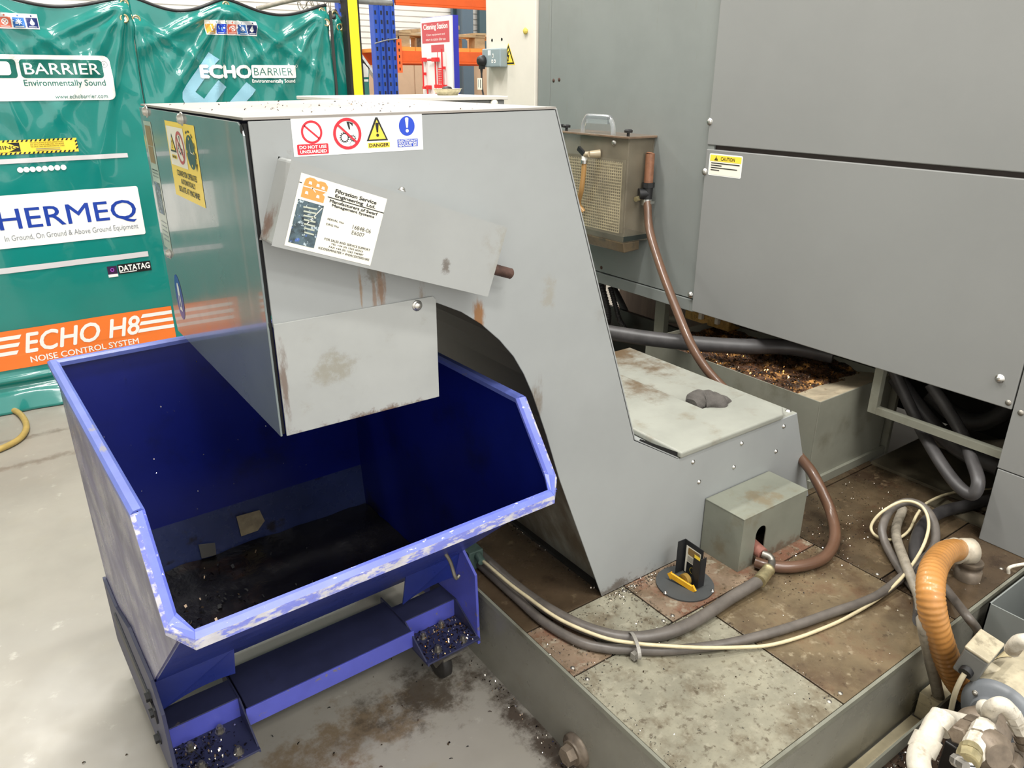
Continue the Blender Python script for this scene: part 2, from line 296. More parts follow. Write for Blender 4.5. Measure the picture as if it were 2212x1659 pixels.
# ------------------------------------------------------------------ flat prints (stickers, lettering)
_tc = {}
def text_mesh(s, bold=0, shear=0):
    key = (s, bold, shear)
    if key in _tc: return _tc[key]
    cu = bpy.data.curves.new('t', 'FONT'); cu.body = s; cu.offset = min(bold, 0); cu.shear = shear; cu.resolution_u = 3; pass
    ob = bpy.data.objects.new('t', cu); COL.objects.link(ob)
    dg = bpy.context.evaluated_depsgraph_get(); dg.update()
    me = bpy.data.meshes.new_from_object(ob.evaluated_get(dg))
    vs = [(v.co.x, v.co.y) for v in me.vertices]; fs = [list(p.vertices) for p in me.polygons]
    bpy.data.objects.remove(ob); bpy.data.curves.remove(cu); bpy.data.meshes.remove(me)
    _tc[key] = (vs, fs); return _tc[key]

class Decal:
    """prints in a (u, v) frame; fn(u, v, lift) gives the point in space"""
    LIFT = .0005
    def __init__(s, fn=None, o=None, ux=None, uy=None, n=None, cut=0, base=.0006, lift=.0005):
        if fn is None:
            o, ux, uy, n = Vector(o), Vector(ux).normalized(), Vector(uy).normalized(), Vector(n).normalized()
            fn = lambda u, v, h: o+ux*u+uy*v+n*h
        s.fn = fn; s.cut = cut; s.it = []; s.mats = []; s.h = base; s.lift = lift
    def mi(s, m):
        if m not in s.mats: s.mats.append(m)
        return s.mats.index(m)
    def raw(s, vs, fs, m, lv): s.it.append((vs, fs, s.mi(m), s.h+lv*s.lift))
    def poly(s, pts, m, lv=0): s.raw(list(pts), [list(range(len(pts)))], m, lv)
    def rect(s, x0, y0, x1, y1, m, lv=0): s.poly([(x0, y0), (x1, y0), (x1, y1), (x0, y1)], m, lv)
    def rrect(s, x0, y0, x1, y1, r, m, lv=0):
        if x0 > x1: x0, x1 = x1, x0
        if y0 > y1: y0, y1 = y1, y0
        p = []
        for cx, cy, a in ((x1-r, y1-r, 0), (x0+r, y1-r, 90), (x0+r, y0+r, 180), (x1-r, y0+r, 270)):
            p += [(cx+r*math.cos(math.radians(a+t)), cy+r*math.sin(math.radians(a+t))) for t in (0, 22, 45, 68, 90)]
        s.poly(p, m, lv)
    def disc(s, x, y, r, m, lv=0, ry=None, n=32): s.poly([(x+r*math.cos(2*PI*i/n), y+(ry or r)*math.sin(2*PI*i/n)) for i in range(n)], m, lv)
    def ring(s, x, y, r0, r1, m, lv=0, n=36):
        vs = [(x+r*math.cos(2*PI*i/n), y+r*math.sin(2*PI*i/n)) for r in (r0, r1) for i in range(n)]
        s.raw(vs, [(i, (i+1) % n, n+(i+1) % n, n+i) for i in range(n)], m, lv)
    def line(s, x0, y0, x1, y1, w, m, lv=0):
        d = math.hypot(x1-x0, y1-y0) or 1; nx, ny = -(y1-y0)/d*w/2, (x1-x0)/d*w/2
        s.poly([(x0+nx, y0+ny), (x0-nx, y0-ny), (x1-nx, y1-ny), (x1+nx, y1+ny)], m, lv)
    def text(s, t, x0, y0, x1, y1, m, lv=1, bold=0, shear=0):
        vs, fs = text_mesh(t, bold, shear)
        if not vs: return
        a0 = min(v[0] for v in vs); a1 = max(v[0] for v in vs); b0 = min(v[1] for v in vs); b1 = max(v[1] for v in vs)
        # heavier strokes: the outline printed again with small shifts
        for k, (dx, dy) in enumerate(((-bold, 0), (bold, 0), (0, -bold), (0, bold), (0, 0)) if bold > 0 else ((0, 0),)):
            s.raw([(x0+(v[0]+dx-a0)/(a1-a0)*(x1-x0), y0+(v[1]+dy-b0)/(b1-b0)*(y1-y0)) for v in vs], fs, m, lv+.09*k)
    def gear(s, x, y, r, w, teeth, m, lv=1):
        s.ring(x, y, r-w, r, m, lv)
        for i in range(teeth):
            a = 2*PI*i/teeth; s.line(x+math.cos(a)*r*.95, y+math.sin(a)*r*.95, x+math.cos(a)*r*1.3, y+math.sin(a)*r*1.3, r*.2, m, lv)
    def bang(s, x, y, h, m, lv=2):
        w = h*.14; s.poly([(x-w*.45, y-h*.12), (x+w*.45, y-h*.12), (x+w, y+h*.5), (x+w*.5, y+h*.58), (x-w*.5, y+h*.58), (x-w, y+h*.5)], m, lv); s.disc(x, y-h*.32, w*.85, m, lv, n=16)
    def build(s, name, parent=None):
        bm = bmesh.new()
        lay = bm.verts.layers.float.new('h')
        for vs, fs, mi, h in s.it:
            bv = [bm.verts.new((v[0], v[1], 0)) for v in vs]
            for v in bv: v[lay] = h
            for f in fs:
                try: q = bm.faces.new([bv[i] for i in f]); q.material_index = mi
                except ValueError: pass
        if s.cut:
            bmesh.ops.triangulate(bm, faces=bm.faces[:])
            for ax in (0, 1):
                lo = min(v.co[ax] for v in bm.verts); hi = max(v.co[ax] for v in bm.verts)
                k = math.ceil(lo/s.cut)
                while k*s.cut < hi:
                    n = [0, 0, 0]; n[ax] = 1; c = [0, 0, 0]; c[ax] = k*s.cut
                    bmesh.ops.bisect_plane(bm, geom=bm.verts[:]+bm.edges[:]+bm.faces[:], plane_co=c, plane_no=n, dist=1e-6)
                    k += 1
        o0 = ORG.get(parent.name, Vector()) if parent is not None else Vector()
        for v in bm.verts: v.co = s.fn(v.co.x, v.co.y, v[lay])-o0
        me = bpy.data.meshes.new(name); bm.to_mesh(me); bm.free()
        for m in s.mats: me.materials.append(m)
        o = bpy.data.objects.new(name, me); COL.objects.link(o)
        if parent is not None: o.parent = parent; ORG[o.name] = o0
        return o

def screw(parent, p, n, r=.009, mat=None, h=.006, local=False, name='screw'):
    b = MB(); b.lathe(p, n, [(-.001, r*1.25), (.001, r*1.25), (.0012, r), (h*.7, r*.85), (h, r*.45), (h+.0004, 0.0005)], 12)
    return b.build(name, mat or steel, parent, local=local)

def swarf(name, label, n, sampler, mats, size=(.003, .010), seed=1, group=None):
    rnd = random.Random(seed); b = MB()
    for i in range(n):
        p = Vector(sampler(rnd)); L = rnd.uniform(*size); w = L*rnd.uniform(.25, .6); a = rnd.uniform(0, 2*PI)
        d = Vector((math.cos(a), math.sin(a), rnd.uniform(-.1, .5))); e = Vector((-math.sin(a), math.cos(a), rnd.uniform(-.3, .3)))
        k = Vector((0, 0, L*rnd.uniform(.15, .5))); mi = rnd.randrange(len(mats))
        q = [p-d*L*.5, p+k, p+d*L*.5]
        vs = [q[0]-e*w*.5, q[0]+e*w*.5, q[1]-e*w*.5, q[1]+e*w*.5, q[2]-e*w*.4, q[2]+e*w*.4]
        lo = min(v.z for v in vs)
        if lo < p.z: vs = [v+Vector((0, 0, p.z-lo)) for v in vs]
        b.add(vs, [(0, 1, 3, 2), (2, 3, 5, 4)], mi)
    o = b.build(name, mats); return tag(o, label, 'metal swarf', group, 'stuff')

# ================================================================== THE SETTING
b = MB(); b.poly([(-5, -4, 0), (9, -4, 0), (9, 12, 0), (-5, 12, 0)])
struct(b.build('floor', concrete))
b = MB(); b.box((-5, 10.0, 0), (9, 10.2, 6))
for k in range(58): b.box((-5, 9.985, 1.95+k*.07), (9, 10.0, 2.005+k*.07))
struct(b.build('wall_back', wall_m))
b = MB(); b.box((-5, 9.93, 0), (9, 9.985, 1.86))
for i in range(18): b.box((-5+i*.8, 9.915, .02), (-4.22+i*.8, 9.93, .60)); b.box((-5+i*.8, 9.915, .62), (-4.22+i*.8, 9.93, 1.22)); b.box((-5+i*.8, 9.915, 1.24), (-4.22+i*.8, 9.93, 1.84))
struct(b.build('trim_1', wall_b))
b = MB(); b.box((-5.2, -4, 0), (-5, 12, 6)); struct(b.build('wall_left', wall_m))
b = MB(); b.box((9, -4, 0), (9.2, 12, 6)); struct(b.build('wall_right', wall_m))
b = MB(); b.poly([(-5, -4, 6), (9, -4, 6), (9, 12, 6), (-5, 12, 6)]); struct(b.build('ceiling', wall_m))
b = MB()
c0 = W(1000, 100, 'y', 9.6); c1 = W(1023, 100, 'y', 9.6)
b.box((c0.x, 9.6, 0), (c1.x, 9.64, 5.5)); b.box((c0.x+.06, 9.64, 0), (c1.x-.06, 9.86, 5.5)); b.box((c0.x, 9.86, 0), (c1.x, 9.9, 5.5))
struct(b.build('column_steel', F('column_paint', (84, 102, 116), .5)))

# ================================================================== RAISED PLATFORM
ZP = .252
plat = thing('raised_platform', 'low grey steel platform with rust-stained top plates under the conveyor', 'platform', (.962, .66, 0))
b = MB(); b.box((.962, .66, 0), (2.62, 3.2, .245)); b.build('platform_body', plat_side, plat)
b = MB(); b.box((.967, .665, .2451), (2.61, 3.19, .2478)); b.build('seam_grime', oilm, plat)
b = MB(); b.box((.958, .656, .238), (.966, 3.2, .2535)); b.box((.958, .656, .238), (2.62, .664, .2535)); b.build('edge_lip', tank_m, plat)
g = .0024
for x0, x1, y0, y1, m in ((.966, 1.431, .664, 1.101, pl_a), (.966, 1.10, 1.101, 1.296, pl_b), (1.10, 1.316, 1.101, 1.296, pl_a), (1.316, 1.953, 1.101, 1.296, pl_b),
                          (1.431, 1.953, .664, 1.101, pl_e), (1.953, 2.62, .664, .882, pl_d), (1.953, 2.62, .882, 1.296, pl_c), (.966, 1.4, 1.296, 3.2, pl_d), (1.4, 2.62, 1.296, 3.2, pl_c)):
    b = MB(); b.box((x0+g, y0+g, .2452), (x1-g, y1-g, ZP), 0); b.build('top_plate', m, plat, bevel=.001)
for x, y in ((.99, 1.075), (1.41, .69), (1.455, .69), (.985, 1.125), (1.30, 1.12), (1.335, 1.12), (1.335, 1.28), (1.97, .90), (1.935, .69), (1.30, 1.275), (1.455, 1.08), (1.0, .69), (1.97, 1.27), (2.3, .70)):
    screw(plat, (x, y, ZP), (0, 0, 1), .0048, dull_steel, .003, name='plate_screw')
q = W(1236, 1634, 'x', .945)
b = MB(); b.lathe((.963, q.y, .045), (-1, 0, 0), [(0, .045), (.012, .045), (.014, .032), (.022, .032)], 22, 0)
b.lathe((.941, q.y, .045), (-1, 0, 0), [(0, .026), (.022, .024)], 6, 0, sm=False); b.build('drain_plug', fit_g, plat)

# ================================================================== CHIP CONVEYOR
conv = thing('chip_conveyor', 'grey swarf conveyor with boxy discharge head hanging over the blue skip', 'conveyor', (1.3, 1.294, ZP))
YN, YF = 1.294, 2.076
under = [(.733, 1.196), (.79, 1.167), (.838, 1.132), (.885, 1.087), (.923, 1.041), (.952, .992), (.976, .939), (1.02, .82), (1.067, .678), (1.232, .2525)]
prof = [(.398, 1.205), (.398, 1.553), (1.026, 1.557), (1.318, .720), (1.5, .609), (2.052, .609), (2.2, .2525)] + under[::-1]
def sideplate(y, t, nm, m):
    b = MB(); b.prism([(x, y, z) for x, z in prof], (0, t, 0)); return b.build(nm, m, conv, bevel=.0015)
sideplate(YN, .004, 'side_panel', paint_side); sideplate(YF-.004, .004, 'side_panel', paint)
def strip(path, y0, y1, t, nm, m, bevel=.002):
    """folded sheet following a path in x,z"""
    b = MB(); n = len(path)
    nr = []
    for i in range(n):
        d = Vector((path[min(i+1, n-1)][0]-path[max(i-1, 0)][0], path[min(i+1, n-1)][1]-path[max(i-1, 0)][1])).normalized(); nr.append((-d.y*t, d.x*t))
    lo = [(x, z) for x, z in path]; hi = [(x+a, z+c) for (x, z), (a, c) in zip(path, nr)]
    b.rings([[(l[0], y0, l[1]), (l[0], y1, l[1]), (h[0], y1, h[1]), (h[0], y0, h[1])] for l, h in zip(lo, hi)], 0, False)
    return b.build(nm, m, conv)
strip([(.39, 1.5545), (1.027, 1.5585)], YN-.0015, YF+.002, .004, 'top_panel', paint_top)
strip([(1.0275, 1.558), (1.3195, .7215), (1.5, .6105)], YN, YF, .003, 'incline_panel', paint)
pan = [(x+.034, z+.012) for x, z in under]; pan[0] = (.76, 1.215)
strip([(.733, 1.215)]+pan[1:8], YN+.004, YF-.004, .003, 'underside_pan', dark_pan)  # upper stretch of the pan is coloured darker than the lower one
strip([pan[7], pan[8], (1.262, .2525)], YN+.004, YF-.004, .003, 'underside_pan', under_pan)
b = MB(); b.box((1.24, YN+.02, .2525), (2.19, YF-.02, .262)); b.build('tail_floor', dark_pan, conv)
b = MB(); b.prism([(2.052, YN+.004, .607), (2.2, YN+.004, .2525), (2.194, YN+.004, .2525), (2.046, YN+.004, .607)], (0, YF-YN-.008, 0)); b.build('tail_end_panel', paint, conv)
b = MB(); b.box((1.5, YN+.002, .604), (2.054, YF, .6095)); b.build('tail_top_panel', lid_m, conv)
# raised lid with folded lip, L shaped round the notch
lo = [(1.502, 1.286), (1.965, 1.286), (2.012, 1.322), (2.0, 1.464), (1.792, 1.466), (1.78, 2.05), (1.502, 2.05)]
b = MB(); b.prism([(x, y, .612) for x, y in lo], (0, 0, .020)); b.build('lid', lid_m, conv, bevel=.006, seg=3)
b = MB(); b.box((1.796, 1.4665, .6098), (1.998, 1.475, .614)); b.box((1.786, 1.475, .6098), (1.796, 2.05, .614)); b.build('lid_gap_line', dark_pan, conv)  # added dark contact line: gap shade and dirt along the notch edge
b = MB(); b.prism([(1.345, YN+.006, .70), (1.5015, YN+.006, .603), (1.5015, YN+.006, .628), (1.35, YN+.006, .712)], (0, .004, 0)); b.build('lid_gap_shade', black_gap, conv)  # black piece standing for the shade under the lid's left edge
# discharge head: plates open at the bottom
b = MB(); r = .02
ep = [(1.297, .992), (2.082, .992), (2.092, 1.03), (2.092, 1.551-r), (2.088, 1.551), (1.30+r, 1.551), (1.30+.006, 1.551-.006), (1.297, 1.551-r)]
b.prism([(.388, y, z) for y, z in ep], (.004, 0, 0)); endp = b.build('end_plate', paint_end, conv, bevel=.001)
for y in (1.300, 2.06): b = MB(); b.box((.392, y, .995), (.398, y+.008, 1.549)); b.build('gap_shade_strip', black_gap, conv)  # black strips painted in as the shade of the gap behind the end plate
b = MB(); cv = [(.398, .993), (.728, .993), (.729, 1.205), (.722, 1.2125), (.398, 1.2125)]
b.prism([(x, 1.291, z) for x, z in cv], (0, .004, 0)); b.build('chute_cover', paint_chute, conv, bevel=.0012)
b = MB(); b.prism([(x, YF-.004, z) for x, z in cv], (0, .004, 0)); b.build('chute_cover', paint_chute, conv, bevel=.0012)
q = W(901, 660, 'y', 1.291); screw(conv, q, (0, -1, 0), .009)
q = W(950, 420, 'y', 1.294)
screw(conv, W(868, 411, 'y', 1.262), (.34, 0, .94), .006)
for px, py in ((392, 257), (316, 241), (366, 548)): screw(conv, W(px, py, 'x', .388), (-1, 0, 0), .011, h=.009)
for px, py in ((521, 279), (583, 705)):
    b = MB(); b.lathe(W(px, py, 'x', .3878), (-1, 0, 0), [(0, .008), (.0004, .007), (.0005, .0005)], 12); b.build('screw_hole', black_gap, conv)
for px, py in ((1497, 998), (1602, 958), (1693, 921), (1510, 1041), (1585, 1009), (1676, 975)): screw(conv, W(px, py, 'y', 1.294), (0, -1, 0), .006, h=.005)
q = W(1703, 888, 'z', .609); screw(conv, q, (0, 0, 1), .008)
# angled drive guard cover
c4 = [W(632, 345, 'y', 1.234), W(1098, 492, 'y', 1.234), W(1062, 642, 'y', 1.234), W(588, 537, 'y', 1.234)]
ux = (c4[1]-c4[0]); Lx = ux.length; ux.normalize(); uz = Vector((0, -1, 0)).cross(ux)*-1
if uz.z < 0: uz = -uz
Hh = .142
o0 = c4[0]-uz*Hh-ux*.002
gp = lambda u, v, y: Vector((o0.x+ux.x*u+uz.x*v, y, o0.z+ux.z*u+uz.z*v))
b = MB(); b.rings([[gp(0, 0, YN), gp(Lx, 0, YN), gp(Lx, Hh, YN), gp(0, Hh, YN)], [gp(0, 0, 1.234), gp(Lx, 0, 1.234), gp(Lx, Hh, 1.234), gp(0, Hh, 1.234)]], 0, False)
guard = b.build('drive_cover', F('drive_cover_paint', (152, 154, 152), .42, mott=.05, mscale=5, spots=[(srgb(126, 116, 96), 16, .62, .80, .4)],
    blobs=[((.395, 1.27, 1.39), (.03, .05, .06), srgb(112, 86, 72), .9, 20), ((.72, 1.234, 1.285), (.012, .02, .02), DIRT, .7, 60), ((.86, 1.234, 1.30), (.06, .03, .05), srgb(132, 126, 106), .5, 20)]), conv, bevel=.006, seg=3)
b = MB(); r0 = gp(Lx-.01, .055, 1.262); r1 = r0+ux*.068
b.lathe(r0, ux, [(t*.0026, .0105+(.0009 if t % 2 else 0)) for t in range(28)]+[(.0735, .008)], 16, 0); b.build('threaded_rod', rusty, conv)
# label on the drive cover
D = Decal(fn=lambda u, v, h: gp(u, v, 1.234-h))
def guv(px, py):
    p = W(px, py, 'y', 1.2335)-o0; return (p.x*ux.x+p.z*ux.z, p.x*uz.x+p.z*uz.z)
A, Bq, Cq, Dq = [guv(*p) for p in ((650, 372), (836, 430), (800, 574), (615, 530))]
u0, u1, v0, v1 = (A[0]+Dq[0])/2, (Bq[0]+Cq[0])/2, (Cq[1]+Dq[1])/2, (A[1]+Bq[1])/2
lw, lh = u1-u0, v1-v0
U = lambda x: u0+lw*x
V = lambda y: v0+lh*y
D.rect(u0, v0, u1, v1, label_w)
D.rect(U(.03), V(.055), U(.315), V(.655), photo_pr, 1)
for k in range(7): D.line(U(.10+.012*k), V(.57-.055*k), U(.25+.005*k), V(.585-.058*k), lh*.022, label_glass, 2)
D.line(U(.18), V(.36), U(.30), V(.62), lh*.012, label_w, 2)
# orange monogram
D.poly([(U(.05), V(.69)), (U(.30), V(.69)), (U(.30), V(.78)), (U(.27), V(.80)), (U(.31), V(.85)), (U(.31), V(.92)), (U(.27), V(.965)), (U(.22), V(.965)), (U(.19), V(.95)), (U(.15), V(.975)), (U(.10), V(.975)), (U(.06), V(.94)), (U(.05), V(.86))], tan_pr, 1)
D.line(U(.05), V(.84), U(.31), V(.845), lh*.014, label_w, 2)
for x, y in ((.115, .905), (.20, .90), (.26, .885), (.10, .765), (.225, .755)): D.poly([(U(x-.018), V(y-.02)), (U(x+.02), V(y-.02)), (U(x+.012), V(y+.018)), (U(x-.014), V(y+.02))], label_w, 2)
D.line(U(.135), V(.86), U(.19), V(.80), lh*.012, label_w, 2)
D.rect(U(-.0), V(.868), U(.03), V(.878), black_pr, 1); D.rect(U(.33), V(.784), U(1), V(.797), black_pr, 1)
D.text('Filtration Service', U(.40), V(.875), U(.885), V(.925), black_pr, 1, .03)
D.text('Engineering  Ltd.', U(.41), V(.802), U(.885), V(.857), black_pr, 1, .03)
D.text('Manufacturers of Swarf', U(.365), V(.728), U(.93), V(.770), black_pr, 1, .03)
D.text('Management Systems', U(.40), V(.668), U(.90), V(.716), black_pr, 1, .03)
D.text('SERIAL No', U(.385), V(.487), U(.575), V(.513), black_pr, 1, .01); D.text('DRG No', U(.385), V(.413), U(.53), V(.440), black_pr, 1, .01)
D.text('16848-06', U(.685), V(.455), U(.905), V(.512), black_pr, 1, -.004); D.text('E6007', U(.69), V(.378), U(.84), V(.432), black_pr, 1, -.004)
D.text('FOR SALES AND SERVICE SUPPORT', U(.405), V(.205), U(.95), V(.237), black_pr, 1, .01)
D.text('TEL +44 (0) 1562 60233', U(.49), V(.155), U(.87), V(.186), black_pr, 1, .01)
D.text('FAX +44 (0) 1562 748387', U(.475), V(.107), U(.885), V(.140), black_pr, 1, .01)
D.text('KIDDERMINSTER + WORCESTERSHIRE', U(.365), V(.063), U(.97), V(.095), black_pr, 1, .01)
D.build('maker_label', conv)
# warning strip on the head side
D = Decal(o=(.468, YN, 1.494), ux=(1, 0, 0), uy=(0, 0, 1), n=(0, -1, 0))
D.rect(0, 0, .247, .0625, white_pr)
s = .247/1850.0
X = lambda p: (p-205)*s       # along the enlarged crop
D.ring(.0345, .0385, .0150, .0188, red_pr, 1); D.line(.0225, .0490, .0465, .0280, .0030, red_pr, 1)
D.rrect(.0065, .0025, .0620, .0195, .002, red_pr, 1)
D.text('DO NOT USE', .0105, .0120, .0580, .0170, white_pr, 2, .03); D.text('UNGUARDED', .0110, .0048, .0580, .0098, white_pr, 2, .03)
D.ring(.0985, .0335, .0212, .0262, red_pr, 2)
D.gear(.0930, .0275, .0072, .0013, 14, black_pr, 1); D.gear(.1085, .0255, .0048, .0012, 9, black_pr, 1)
D.poly([(.0985, .0535), (.1035, .0530), (.1045, .0400), (.1020, .0405)], black_pr, 1); D.poly([(.1035, .0530), (.1100, .0505), (.1095, .0450), (.1065, .0490), (.1050, .0495)], black_pr, 1)
D.line(.0810, .0495, .1160, .0175, .0036, red_pr, 3)
for x, y in ((.1005, .0165), (.1030, .0180), (.1035, .0145)): D.disc(x, y, .0007, black_pr, 1, n=8)
D.poly([(.1340, .0195), (.1760, .0195), (.1575, .0590), (.1535, .0590)], black_pr, 1); D.poly([(.1385, .0222), (.1715, .0222), (.1555, .0550)], yel_pr, 2)
D.bang(.1555, .0365, .0235, black_pr, 3)
D.rect(.1360, .0075, .1790, .0165, yel_pr, 1); D.text('DANGER', .1385, .0092, .1765, .0150, black_pr, 2, .02)
D.disc(.2150, .0425, .0160, bluesafe, 1, ry=.0170); D.bang(.2150, .0425, .0255, white_pr, 2)
D.rect(.1945, .0065, .2360, .0200, bluesafe, 1)
D.text('ELECTRICALLY', .1965, .0158, .2340, .0192, white_pr, 2, .03); D.text('ISOLATE BEFORE', .1965, .0115, .2340, .0149, white_pr, 2, .03); D.text('REMOVING  BIN', .1965, .0073, .2340, .0106, white_pr, 2, .03)
D.build('warning_label', conv)
# labels on the end plate (frame: u towards the camera)
EP = lambda u, v, h: Vector((.388-h, 1.84-u, 1.376+v))
D = Decal(fn=EP); w_, h_ = .242, .156
D.rect(0, 0, w_, h_, yel_pr); D.rect(.008, .066, .150, .146, label_w, 1)
D.poly([(.022, .094), (.072, .094), (.047, .132)], black_pr, 2); D.poly([(.029, .098), (.065, .098), (.047, .126)], yel_pr, 3); D.bang(.047, .108, .016, black_pr, 4)
D.rect(.026, .080, .068, .088, yel_pr, 2); D.text('DANGER', .030, .0815, .064, .0865, black_pr, 3, .02)
D.ring(.110, .106, .027, .033, red2_pr, 3); D.line(.090, .126, .130, .086, .005, red2_pr, 3); D.gear(.104, .104, .010, .002, 10, black_pr, 2); D.gear(.121, .099, .006, .002, 8, black_pr, 2); D.poly([(.108, .130), (.114, .130), (.112, .113)], black_pr, 2)
D.disc(.190, .103, .033, F('dark_green_dial', (22, 56, 54), .3), 1)
for a in range(4): D.disc(.190+.026*math.cos(a*PI/2), .103+.026*math.sin(a*PI/2), .003, yel_pr, 2, n=10)
D.line(.190, .103, .190, .120, .002, label_w, 2); D.line(.190, .103, .207, .101, .002, label_w, 2)
for a in (118, 92, 62, 30, 2):
    t0, t1 = math.radians(a), math.radians(a-16)
    D.line(.190+.040*math.cos(t0), .103+.040*math.sin(t0), .190+.040*math.cos(t1), .103+.040*math.sin(t1), .004, black_pr, 2)
D.line(.227, .092, .224, .082, .003, black_pr, 2); D.poly([(.218, .082), (.231, .084), (.220, .068)], black_pr, 2)
D.text('CONVEYOR OPERATES', .045, .046, .205, .058, black_pr, 1, .012); D.text('AUTOMATICALLY', .070, .030, .185, .041, black_pr, 1, .012); D.text('ISOLATE AT MACHINE!', .042, .012, .208, .024, black_pr, 1, .012)
D.build('conveyor_notice', conv)
EP2 = lambda u, v, h: Vector((.388-h, 2.066-u, 1.222+v))
D = Decal(fn=EP2); D.rect(0, 0, .080, .300, label_glass); D.rect(.012, .245, .068, .290, brown_pr, 1); D.rect(.012, .205, .062, .243, brown_pr, 1)
D.text('Manufacturers of Swarf', .01, .180, .072, .184, black_pr, 1); D.text('Management Systems', .01, .172, .070, .176, black_pr, 1); D.rect(.01, .188, .07, .190, black_pr, 1); D.rect(.008, .085, .066, .160, photo_pr, 1)
for k in range(5): D.rect(.014, .02+.011*k, .066, .0225+.011*k, grey_pr, 1)
D.build('maker_label', conv)
EP3 = lambda u, v, h: Vector((.388-h, 2.028-u, 1.05+v))
D = Decal(fn=EP3); D.disc(.038, .055, .038, navy_pr, 0, ry=.058); D.poly([(.026, .02), (.052, .02), (.050, .085), (.044, .092), (.036, .092), (.030, .085)], white_pr, 1); D.poly([(.034, .03), (.044, .03), (.042, .06), (.036, .06)], navy_pr, 2)
D.build('mandatory_sticker', conv)
conv['label'] = conv['label']

# rag in the lid notch
b = MB(); rp = [W(px, py, 'z', .632) for px, py in ((1494, 870), (1515, 866), (1545, 868), (1575, 868), (1596, 878))]
rp = spl(rp, 6); n = len(rp); ring_ = []
for i, p in enumerate(rp):
    t = i/(n-1); w = .058*(math.sin(PI*min(1, t*1.15+.06))**.5)*(1-.35*t)+.006; h = .028*(1-.3*t)*(math.sin(PI*min(1, t*1.1+.08))**.5)+.004
    d = (rp[min(i+1, n-1)]-rp[max(i-1, 0)]).normalized(); sd = Vector((d.y, -d.x, 0))
    ring_.append([Vector((p.x, p.y, .6105+h*.9))+sd*w*math.cos(2*PI*k/14)*(1+.12*math.sin(3*k+i))+Vector((0, 0, max(-h*.88, h*math.sin(2*PI*k/14)*(1+.18*math.sin(i*1.7+k))))) for k in range(14)])
b.rings(ring_, 0); r_ = b.build('rag', rag_m)
sm = r_.modifiers.new('soft', 'SUBSURF'); sm.levels = sm.render_levels = 1
tag(r_, 'crumpled grey rag lying in the notch of the conveyor lid', 'rag')

# ================================================================== GUARD BOX AND FITTINGS ON THE PLATFORM
gb = thing('guard_box', 'small grey steel box with arched hose slot beside the conveyor base', 'guard box', (1.79, 1.2, ZP))
x0, x1, y0, y1, z1 = 1.637, 1.938, 1.146, 1.291, .434
sl, sr = W(1628, 1190, 'y', y0).x, W(1652, 1165, 'y', y0).x; st = W(1642, 1138, 'y', y0).z
cxs, rs = (sl+sr)/2, (sr-sl)/2
fr = [(x0, ZP+.0005), (sl, ZP+.0005)]+[(cxs-rs*math.cos(PI*k/12), st-rs+rs*math.sin(PI*k/12)) for k in range(13)]+[(sr, ZP+.0005), (x1, ZP+.0005), (x1, z1), (x0, z1)]
b = MB(); b.prism([(x, y0, z) for x, z in fr], (0, .003, 0)); b.build('front_panel', gbox_m, gb)
for x in (x0, x1-.003): b = MB(); b.box((x, y0+.003, ZP+.0005), (x+.003, y1, z1)); b.build('side_panel', gbox_m, gb)
b = MB(); b.box((x0-.001, y0-.001, z1-.003), (x1+.001, y1, z1+.001)); b.build('top_panel', gbox_m, gb, bevel=.0015)
b = MB(); b.box((x0+.01, y0+.09, ZP+.001), (x1-.01, y0+.095, z1-.01)); b.build('dark_backing', black_gap, gb)  # black sheet standing in for the unlit inside seen through the slot
hp = lambda L, r=0: [W(px, py, ax, v) for px, py, ax, v in L]
# outlet fitting: primer union, steel elbow, ferrule
ft = thing('hose_fitting', 'red and steel elbow fitting coming out of the guard box slot', 'fitting', (1.66, 1.12, ZP))
e = hp([(1632, 1180, 'y', 1.16), (1648, 1197, 'y', 1.125)]); b = MB(); b.cyl(e[0]+Vector((0, .04, .005)), e[1], .021, .019, 14); b.build('union_body', pinkish, ft)
el = hp([(1646, 1196, 'y', 1.125), (1662, 1203, 'y', 1.105), (1667, 1216, 'y', 1.09), (1660, 1232, 'z', .285)])
b = MB(); b.tube(spl(el, 6), .0115, 12); b.build('elbow', dull_steel, ft)
fe = hp([(1662, 1228, 'z', .286), (1640, 1256, 'z', .284)])
b = MB(); b.lathe(fe[0], fe[1]-fe[0], [(0, .013), (.004, .019), (.012, .019), (.014, .017), (.034, .0185), ((fe[1]-fe[0]).length, .0195)], 14); b.build('ferrule', brass, ft)

# ------------------------------------------------------------------ hoses
def hose(name, label, cat, pts, r, mat, n=12, k=8, group=None, ribs=None):
    P = spl(pts, k); b = MB(); b.tube(P, r, n); o = b.build(name, mat); return tag(o, label, cat, group)
ZA = ZP+.020
hA = hp([(1648, 1249, 'z', .282), (1633, 1259, 'z', .278), (1577, 1293, 'z', ZA), (1522, 1329, 'z', ZA), (1466, 1359, 'z', ZA), (1411, 1374, 'z', ZA), (1369, 1378, 'z', ZA), (1317, 1373, 'z', ZA), (1245, 1349, 'z', ZA), (1172, 1309, 'z', ZA), (1110, 1264, 'z', ZA), (1066, 1225, 'z', ZA), (1025, 1188, 'z', ZA)])
hose('hydraulic_hose', 'thick grey hose curving from the guard box fitting round behind the skip', 'hose', hA, .0172, hose_grey)
hB = hp([(1950, 1245, 'z', .275), (1899, 1284, 'z', .270), (1855, 1304, 'z', .268), (1799, 1323, 'z', .266), (1716, 1352, 'z', .265), (1633, 1376, 'z', .265), (1550, 1394, 'z', .265), (1439, 1405, 'z', .265), (1355, 1403, 'z', .265), (1300, 1399, 'z', .265), (1245, 1384, 'z', .265), (1172, 1341, 'z', .265), (1118, 1293, 'z', .265), (1066, 1246, 'z', .265), (1030, 1213, 'z', .265)])
